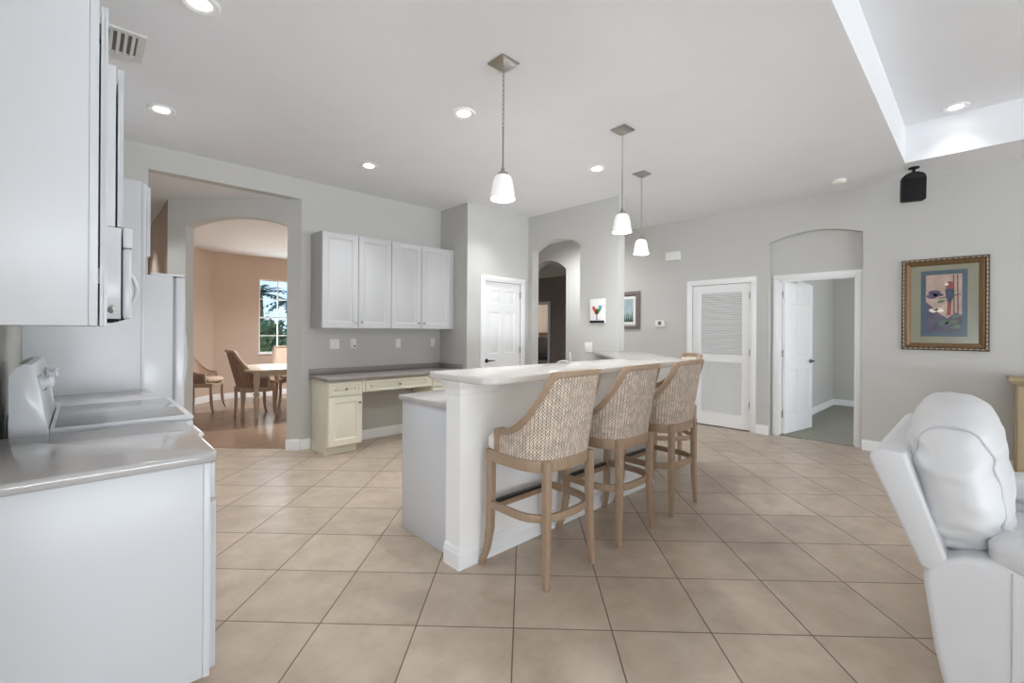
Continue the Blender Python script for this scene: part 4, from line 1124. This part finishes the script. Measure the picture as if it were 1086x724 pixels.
b = MB(m); b.box(-iw / 2, iw / 2, -0.0095, -0.0075, -ih / 2 + zo, ih / 2 + zo); inn = obj('inner_mat', b, 'mat_blue', t)
M['p_sky'] = mat('print_peach', (178, 154, 142), 0.2, var=0.2, vscale=9); M['p_dark'] = mat('print_plum_foliage', (84, 78, 96), 0.2, var=0.3, vscale=14)
M['p_red'] = mat('print_red', (140, 70, 66), 0.2, var=0.15, vscale=20); M['p_blue'] = mat('print_blue', (58, 66, 88), 0.2, var=0.2, vscale=20)
M['p_white'] = mat('print_white', (226, 220, 204), 0.2, var=0.06); M['p_green'] = mat('print_green', (92, 112, 98), 0.2, var=0.25, vscale=14); M['p_brown'] = mat('print_brown', (110, 82, 72), 0.2, var=0.2, vscale=14)
pw, ph = 0.275, 0.61
b = MB(m); b.box(-pw / 2, pw / 2, -0.0108, -0.009, -ph / 2 + zo, ph / 2 + zo); pr_ = obj('print', b, 'p_sky', t)
Zp = lambda v: zo + v
b = MB(m)
flatpoly(b, [(-pw / 2, -ph / 2 + zo), (pw / 2, -ph / 2 + zo), (pw / 2, Zp(-0.12)), (0.09, Zp(-0.10)), (0.03, Zp(-0.16)), (-0.05, Zp(-0.09)), (-0.10, Zp(-0.02)), (-pw / 2, Zp(0.02))], -0.0114, -0.0107)
for q in ((-0.07, 0.12, 0.05, 0.022), (-0.09, 0.08, 0.045, 0.03), (-0.04, 0.09, 0.04, 0.018)): flatpoly(b, ell(q[0], Zp(q[1]), q[2], q[3]), -0.0114, -0.0107)
obj('painted_foliage', b, 'p_dark', pr_)
b = MB(m)
for q in ((0.06, -0.20, 0.05, 0.02), (0.10, -0.14, 0.04, 0.02), (0.09, -0.25, 0.045, 0.018), (0.0, -0.2, 0.04, 0.03), (-0.02, 0.02, 0.03, 0.015)): flatpoly(b, ell(q[0], Zp(q[1]), q[2], q[3], rot=0.3), -0.0119, -0.0112)
obj('painted_leaves', b, 'p_green', pr_)
b = MB(m)
for x in (0.075, 0.105): b.prism([(x, Zp(-0.28)), (x + 0.012, Zp(-0.28)), (x + 0.004, Zp(0.30)), (x - 0.006, Zp(0.30))], -0.0117, -0.0110, 'y')
b.prism([(-0.04, Zp(0.045)), (0.13, Zp(0.085)), (0.13, Zp(0.098)), (-0.04, Zp(0.056))], -0.0117, -0.0110, 'y'); obj('painted_stems', b, 'p_brown', pr_)
b = MB(m); flatpoly(b, ell(0.048, Zp(0.185), 0.034, 0.045), -0.0124, -0.0116); flatpoly(b, [(0.03, Zp(0.03)), (0.06, Zp(0.03)), (0.055, Zp(-0.12)), (0.025, Zp(-0.13))], -0.0124, -0.0116); obj('painted_bird', b, 'p_red', pr_)
b = MB(m); flatpoly(b, [(0.012, Zp(0.15)), (0.08, Zp(0.15)), (0.078, Zp(0.08)), (0.055, Zp(0.0)), (0.03, Zp(0.02)), (0.014, Zp(0.09))], -0.0127, -0.0118); obj('painted_wing', b, 'p_blue', pr_)
b = MB(m); flatpoly(b, ell(0.022, Zp(0.20), 0.014, 0.016), -0.0128, -0.0118)
for q in ((-0.085, -0.075, 0.03, 0.02), (-0.03, -0.07, 0.035, 0.02), (-0.06, -0.06, 0.02, 0.015)): flatpoly(b, ell(q[0], Zp(q[1]), q[2], q[3], rot=-0.3), -0.0128, -0.0118)
obj('painted_flowers', b, 'p_white', pr_)

# grey framed picture half hidden behind the foyer wall end
t = thing('framed_print', 'grey-framed picture half hidden behind the foyer wall end', 'picture', (XR, 4.12, 1.71)); m = frame_m((XR, 4.12, 1.71), '-X')
b = MB(m); ring_frame(b, 0.53, 0.62, [(0, -0.001), (0, -0.022), (0.05, -0.03), (0.075, -0.014), (0.075, -0.001)]); obj('frame', b, 'greyframe', t)
b = MB(m); b.box(-0.2, 0.2, -0.008, -0.002, -0.245, 0.245); obj('mat_board', b, 'white', t)
b = MB(m); b.box(-0.145, 0.145, -0.0095, -0.0075, -0.19, 0.19); pp = obj('print', b, mat('print_pale_sea', (168, 186, 190), 0.3, var=0.15), t)
b = MB(m)
for k in range(12):
    x = -0.13 + 0.024 * k; b.prism([(x - 0.012, -0.19), (x + 0.016, -0.19), (x + 0.03 * math.sin(k * 2.1), -0.19 + 0.10 + 0.1 * abs(math.sin(k * 1.7)))], -0.0105, -0.0090, 'y')
obj('painted_grass', b, 'leaf2', pp)

# small canvas of a cocktail glass on the foyer wall
t = thing('canvas_art', 'small white canvas with a colourful cocktail glass on the foyer wall', 'picture', (FX, 3.42, 1.62)); m = frame_m((FX, 3.422, 1.622), '-X')
b = MB(m); b.box(-0.112, 0.112, -0.03, -0.001, -0.155, 0.155, 0.003); cv = obj('canvas', b, 'white', t)
M['a_red'] = mat('paint_red', (200, 84, 70), 0.5, var=0.2); M['a_green'] = mat('paint_green', (78, 140, 104), 0.5, var=0.2); M['a_yellow'] = mat('paint_yellow', (226, 190, 90), 0.5, var=0.2); M['a_teal'] = mat('paint_teal', (120, 176, 190), 0.5, var=0.2)
for nm, mt_, pts in (('painted_drink', 'a_red', [(-0.075, 0.035), (-0.01, 0.03), (0.0, -0.03), (-0.015, -0.055)]), ('painted_olive', 'a_green', [(0.0, 0.03), (0.07, 0.03), (0.03, -0.03), (0.0, -0.055)]),
                     ('painted_lemon', 'a_yellow', ell(-0.002, -0.01, 0.022, 0.028)), ('painted_splash', 'a_teal', ell(0.05, 0.05, 0.03, 0.018)), ('painted_cherry', 'a_red', ell(-0.05, 0.045, 0.02, 0.016))):
    b = MB(m); b.prism(pts, -0.0325 - 0.0005 * len(nm) / 20, -0.0295, 'y'); obj(nm, b, mt_, cv)
b = MB(m); b.prism([(-0.008, -0.055), (0.004, -0.055), (0.004, -0.11), (0.035, -0.116), (-0.04, -0.116), (-0.008, -0.11)], -0.0325, -0.0295, 'y'); obj('painted_stem', b, 'greyframe', cv)
b = MB(m); b.box(-0.112, 0.112, -0.0325, -0.0295, -0.155, -0.125); obj('painted_band', b, 'dark', cv)

# ------------------------------------------------------------------ white leather recliner on the right
t = thing('recliner_chair', 'wide white leather recliner at the right edge, seen from its side', 'armchair', (2.83, -0.15, 0))
SX0, SX1 = 2.25, 3.42
for (xa, xb) in ((SX0, SX0 + 0.19), (SX1 - 0.19, SX1)):
    prof = [(0.085, 0.06), (0.115, 0.20), (0.148, 0.455), (0.135, 0.50), (0.10, 0.535), (0.03, 0.57), (-0.05, 0.575), (-0.60, 0.555), (-0.66, 0.50), (-0.67, 0.06)]
    b = MB(); b.prism(prof, xa, xb, 'x', bev=0.022, seg=4); sd = obj('arm_panel', b, 'leather', t, angle=50)
    b = MB(); b.tube([(xa - 0.001 if xa == SX0 else xb + 0.001, -0.075, 0.07), (xa - 0.001 if xa == SX0 else xb + 0.001, -0.075, 0.555)], 0.0035, 6); obj('seam', b, 'leather_seam', sd)
    b = MB()
    def dfm(q):
        q = q.copy(); q.z += 0.03 * (1 - min(1, abs(q.y) / 0.3)) if False else 0.0
        return q
    b.soft(((xa + xb) / 2, -0.345, 0.60), (0.13, 0.33, 0.075), 3.0, n=18, wr=0.008, freq=9, seed=3 + xa); obj('armrest_pad', b, 'leather', t, angle=60)
b = MB(); b.prism([(0.12, 0.10), (0.16, 0.46), (0.06, 0.46), (-0.60, 0.36), (-0.62, 0.10)], SX0 + 0.19, SX1 - 0.19, 'x', bev=0.01); obj('base', b, 'leather', t)
b = MB(); b.prism([(0.155, 0.49), (0.31, 0.865), (0.302, 0.89), (0.275, 0.905), (0.20, 0.90), (0.06, 0.47)], SX0 + 0.005, SX1 - 0.005, 'x', bev=0.016, seg=4); obj('back_shell', b, 'leather', t, angle=50)
bcx, bhx = (SX0 + SX1) / 2, (SX1 - SX0) / 2 - 0.02
BH = (bhx, 0.155, 0.31)


def back_deform(q):
    q = q.copy(); f = (q.z + 0.30) / 0.60; u = max(-1, min(1, q.x / bhx))
    q.y += 0.085 * f - 0.035 * math.sin(PI * max(0, min(1, f))) - 0.02
    if q.z > 0.08: q.y -= 0.05 * ((q.z - 0.08) / 0.2)
    q.z += 0.012 * (1 - u * u)
    # creases gathered at the lower front
    cr_ = math.exp(-((q.z + 0.17) / 0.07) ** 2) * math.sin(q.z * 120 + q.x * 6) * 0.012 + math.exp(-((q.z - 0.12) / 0.10) ** 2) * math.sin(q.z * 70 - q.x * 9) * 0.006
    q.y -= cr_
    q.x *= 1 - 1.3 * cr_ * abs(u)
    return q


b = MB(); b.soft((bcx, 0.076, 0.762), BH, 2.7, n=40, wr=0.010, freq=6.5, seed=11, deform=back_deform); bc = obj('back_cushion', b, 'leather', t, angle=80)
for sg_ in (-1, 1):
    b = MB(); pts = []
    for i in range(44):
        th = 2 * PI * i / 44; c_, s_ = math.cos(th), math.sin(th); kk = (abs(c_) ** 2.7 + abs(s_) ** 2.7) ** (-1 / 2.7) * (1 - 0.80 ** 2.7) ** (1 / 2.7)
        q = back_deform(Vector((sg_ * bhx * 0.80, BH[1] * c_ * kk * 1.015, BH[2] * s_ * kk * 1.012)))
        pts.append((bcx + q.x, 0.076 + q.y, 0.762 + q.z))
    b.tube(pts, 0.005, 6, closed=True); obj('cushion_seam', b, 'leather_seam', bc)
b = MB(); b.soft((bcx, -0.33, 0.455), (bhx - 0.16, 0.33, 0.085), 4.0, n=18, wr=0.010, freq=6, seed=23); obj('seat_cushion', b, 'leather', t, angle=80)
for x in (SX0 + 0.1, SX1 - 0.1):
    for y in (0.05, -0.6):
        b = MB(); b.lathe([(0, 0), (0.022, 0), (0.026, 0.062), (0, 0.062)], c=(x, y, 0), seg=14, cap=False); obj('foot', b, 'black', t)

# wooden media console at the right wall
t = thing('media_console', 'weathered tan wooden cabinet against the right wall, cut by the picture edge', 'cabinet', (6.33, -0.8, 0))
b = MB(); b.box(6.12, XR - 0.025, -1.45, -0.215, 0.06, 0.90, 0.004); b.box(6.10, XR - 0.02, -1.47, -0.20, 0.0, 0.06, 0.004); obj('body', b, 'consolewood', t)
b = MB(); b.box(6.07, XR - 0.018, -1.50, -0.17, 0.925, 0.955, 0.006); b.box(6.09, XR - 0.018, -1.48, -0.19, 0.90, 0.925, 0.006); obj('top', b, 'consolewood', t)
for k in range(2):
    m = frame_m((6.118, -0.225 - k * 0.61, 0), '-X'); b = MB(m @ Matrix.Translation((0, -0.018, 0))); panel_slab(b, 0.60, 0.09, 0.88, [(0.07, 0.53, 0.16, 0.81)], 0.018); dd = obj('door', b, 'consolewood', t); knob(m @ Matrix.Translation((0.56 if k == 0 else 0.04, -0.018, 0.5)), dd, 'bronze')

# ------------------------------------------------------------------ dining room
t = thing('dining_table', 'pale wooden dining table with turned legs seen through the arch', 'table', (2.65, 7.85, 0.004))
b = MB(); b.prism(rounded([(1.74, 7.24), (3.65, 7.24), (3.65, 8.50), (1.74, 8.50)], [0.22] * 4), 0.725, 0.762, bev=0.008, seg=3); obj('tabletop', b, 'tablewood', t)
b = MB()
for a in ((1.90, 3.49, 7.38, 7.405), (1.90, 3.49, 8.335, 8.36), (1.88, 1.905, 7.40, 8.34), (3.485, 3.51, 7.40, 8.34)): b.box(a[0], a[1], a[2], a[3], 0.655, 0.724)
obj('apron', b, 'tablewood', t)
lp = [(0, 0), (0.022, 0), (0.026, 0.03), (0.02, 0.05), (0.026, 0.12), (0.038, 0.26), (0.042, 0.32), (0.03, 0.36), (0.045, 0.385), (0.046, 0.40), (0.03, 0.42), (0.028, 0.47), (0.042, 0.50), (0.036, 0.52), (0.044, 0.55), (0.044, 0.723), (0, 0.723)]
for (x, y) in ((1.86, 7.40), (3.52, 7.40), (1.9, 8.34), (3.52, 8.34)):
    b = MB(); b.lathe([(r, z + 0.004) for r, z in lp], c=(x, y, 0), seg=18, cap=False); obj('leg', b, 'tablewood', t)
G = 'dining chairs round the table'
c0 = barrel_chair('dining_chair', 'woven dining armchair pushed in at the near end of the dining table', 'chair', 0.47, 0.62, 1.03, 0.47, 'chairwood', 'weave_brown', 'dining_fabric', 'dining_fabric', False, sc=1.08, lean=0.13)
c0['group'] = G; c0.location = (1.96, 7.84, 0.004); c0.rotation_euler = (0, 0, R(-90))
dup(c0, (1.47, 8.98, 0.004), R(-118), 'dining armchair standing apart against the bay wall, left of the table', G)
dup(c0, (2.80, 8.78, 0.004), R(180), 'dining chair on the far side of the table in front of the window', G)

# garden outside the dining window
gb = MB(); gb.box(-2, 9, 10.6, 30, -0.25, -0.05); struct('ground_outside', gb, 'grass')


def shrub(x, y, rx, rz, z0, m_, label, seed):
    rnd = random.Random(seed); bm = bmesh.new()
    for i in range(1100):
        th = rnd.uniform(0, 2 * PI); ph = math.acos(rnd.uniform(-0.6, 1)); rr = rnd.uniform(0.55, 1.0)
        c = Vector((x + rx * rr * math.sin(ph) * math.cos(th), y + rx * 0.8 * rr * math.sin(ph) * math.sin(th), z0 + rz * (0.55 + 0.5 * rr * math.cos(ph))))
        d = Vector((rnd.gauss(0, 1), rnd.gauss(0, 1), rnd.gauss(0.4, 1))).normalized(); u = d.orthogonal().normalized(); v = d.cross(u); L = rnd.uniform(0.07, 0.15); w_ = L * 0.35
        q = [bm.verts.new(c - u * L), bm.verts.new(c + v * w_ + d * 0.01), bm.verts.new(c + u * L), bm.verts.new(c - v * w_ + d * 0.01)]
        bm.faces.new(q)
    t = thing('garden_shrub', label, 'shrub', (x, y, -0.05))
    obj('foliage', bm, m_, t, smooth=False)
    b = MB(); b.tube([(x, y, -0.06), (x + 0.03, y, z0 + rz * 0.4), (x - 0.02, y + 0.03, z0 + rz * 0.75)], [0.05, 0.035, 0.02], 8); obj('stem', b, 'trunk', t)


shrub(3.1, 11.7, 0.6, 1.5, 0.0, 'leaf', 'leafy green shrub outside the dining window, nearest the glass', 1)
shrub(4.5, 12.4, 0.62, 1.55, 0.0, 'leaf2', 'dark green shrub outside the dining window, on the right', 2)
shrub(2.5, 13.6, 0.7, 1.6, 0.0, 'leaf2', 'dark green shrub outside the dining window, on the left', 3)
shrub(3.9, 15.6, 1.3, 1.7, 0.0, 'leaf', 'broad green shrub outside the dining window, farthest back', 4)


def palm(x, y, h, label, seed):
    rnd = random.Random(seed); t = thing('palm_tree', label, 'tree', (x, y, -0.05))
    b = MB(); b.tube([(x, y, -0.06), (x + 0.1, y, h * 0.5), (x + 0.05, y, h)], [0.16, 0.12, 0.10], 10); obj('trunk', b, 'trunk', t)
    bm = bmesh.new()
    for k in range(16):
        a = 2 * PI * k / 16 + rnd.uniform(-.1, .1); el = rnd.uniform(-0.1, 0.9); L = rnd.uniform(1.2, 1.6); pv = None
        for i in range(9):
            f = i / 8; r_ = L * f; z = h + L * (math.sin(el) * f - 0.55 * f * f)
            c = Vector((x + 0.05 + math.cos(a) * r_, y + math.sin(a) * r_, z)); s_ = Vector((-math.sin(a), math.cos(a), -0.3)) * (0.28 * math.sin(PI * (0.1 + 0.85 * f)))
            s2 = Vector((math.sin(a), -math.cos(a), -0.3)) * (0.28 * math.sin(PI * (0.1 + 0.85 * f)))
            if pv is not None:
                bm.faces.new([bm.verts.new(p) for p in (pv, c, c + s_)]); bm.faces.new([bm.verts.new(p) for p in (pv, c, c + s2)])
            pv = c
    obj('fronds', bm, 'leaf2', t, smooth=False)


palm(5.6, 22, 2.9, 'palm tree beyond the shrubs outside, left in the dining window', 5)
palm(7.4, 24, 2.8, 'palm tree beyond the shrubs outside, right in the dining window', 6)

# ------------------------------------------------------------------ study beyond the arches
t = thing('recliner', 'black leather recliner in the far room seen through the foyer arch', 'chair', (10.3, 9.35, 0))
mr = Matrix.Translation((10.3, 9.35, 0)) @ Matrix.Rotation(R(125), 4, 'Z')
b = MB(mr); b.soft((0, 0.05, 0.36), (0.30, 0.36, 0.12), 4, n=10); obj('seat', b, 'leather_black', t)
b = MB(mr @ Matrix.Translation((0, -0.30, 0.78)) @ Matrix.Rotation(R(-16), 4, 'X')); b.soft((0, 0, 0), (0.30, 0.13, 0.44), 3.4, n=12, wr=0.015, freq=7); obj('backrest', b, 'leather_black', t)
for s_ in (-1, 1):
    b = MB(mr); b.soft((s_ * 0.38, 0.0, 0.36), (0.10, 0.42, 0.27), 4, n=10); obj('armrest', b, 'leather_black', t)
b = MB(mr); b.box(-0.44, 0.44, -0.35, 0.38, 0.0, 0.2, 0.02); obj('base', b, 'leather_black', t)
t = thing('wooden_cabinet', 'brown wooden cabinet behind the black recliner in the far room', 'cabinet', (11.6, 10.1, 0))
b = MB(); b.box(11.3, 11.9, 9.75, 10.45, 0.05, 1.28, 0.005); obj('body', b, 'boxbrown', t); b = MB(); b.box(11.27, 11.93, 9.72, 10.47, 1.28, 1.31, 0.004); obj('top', b, 'boxbrown', t); b = MB(); b.box(11.28, 11.3, 9.78, 10.42, 0.09, 1.24, 0.004); obj('door', b, 'boxbrown', t)
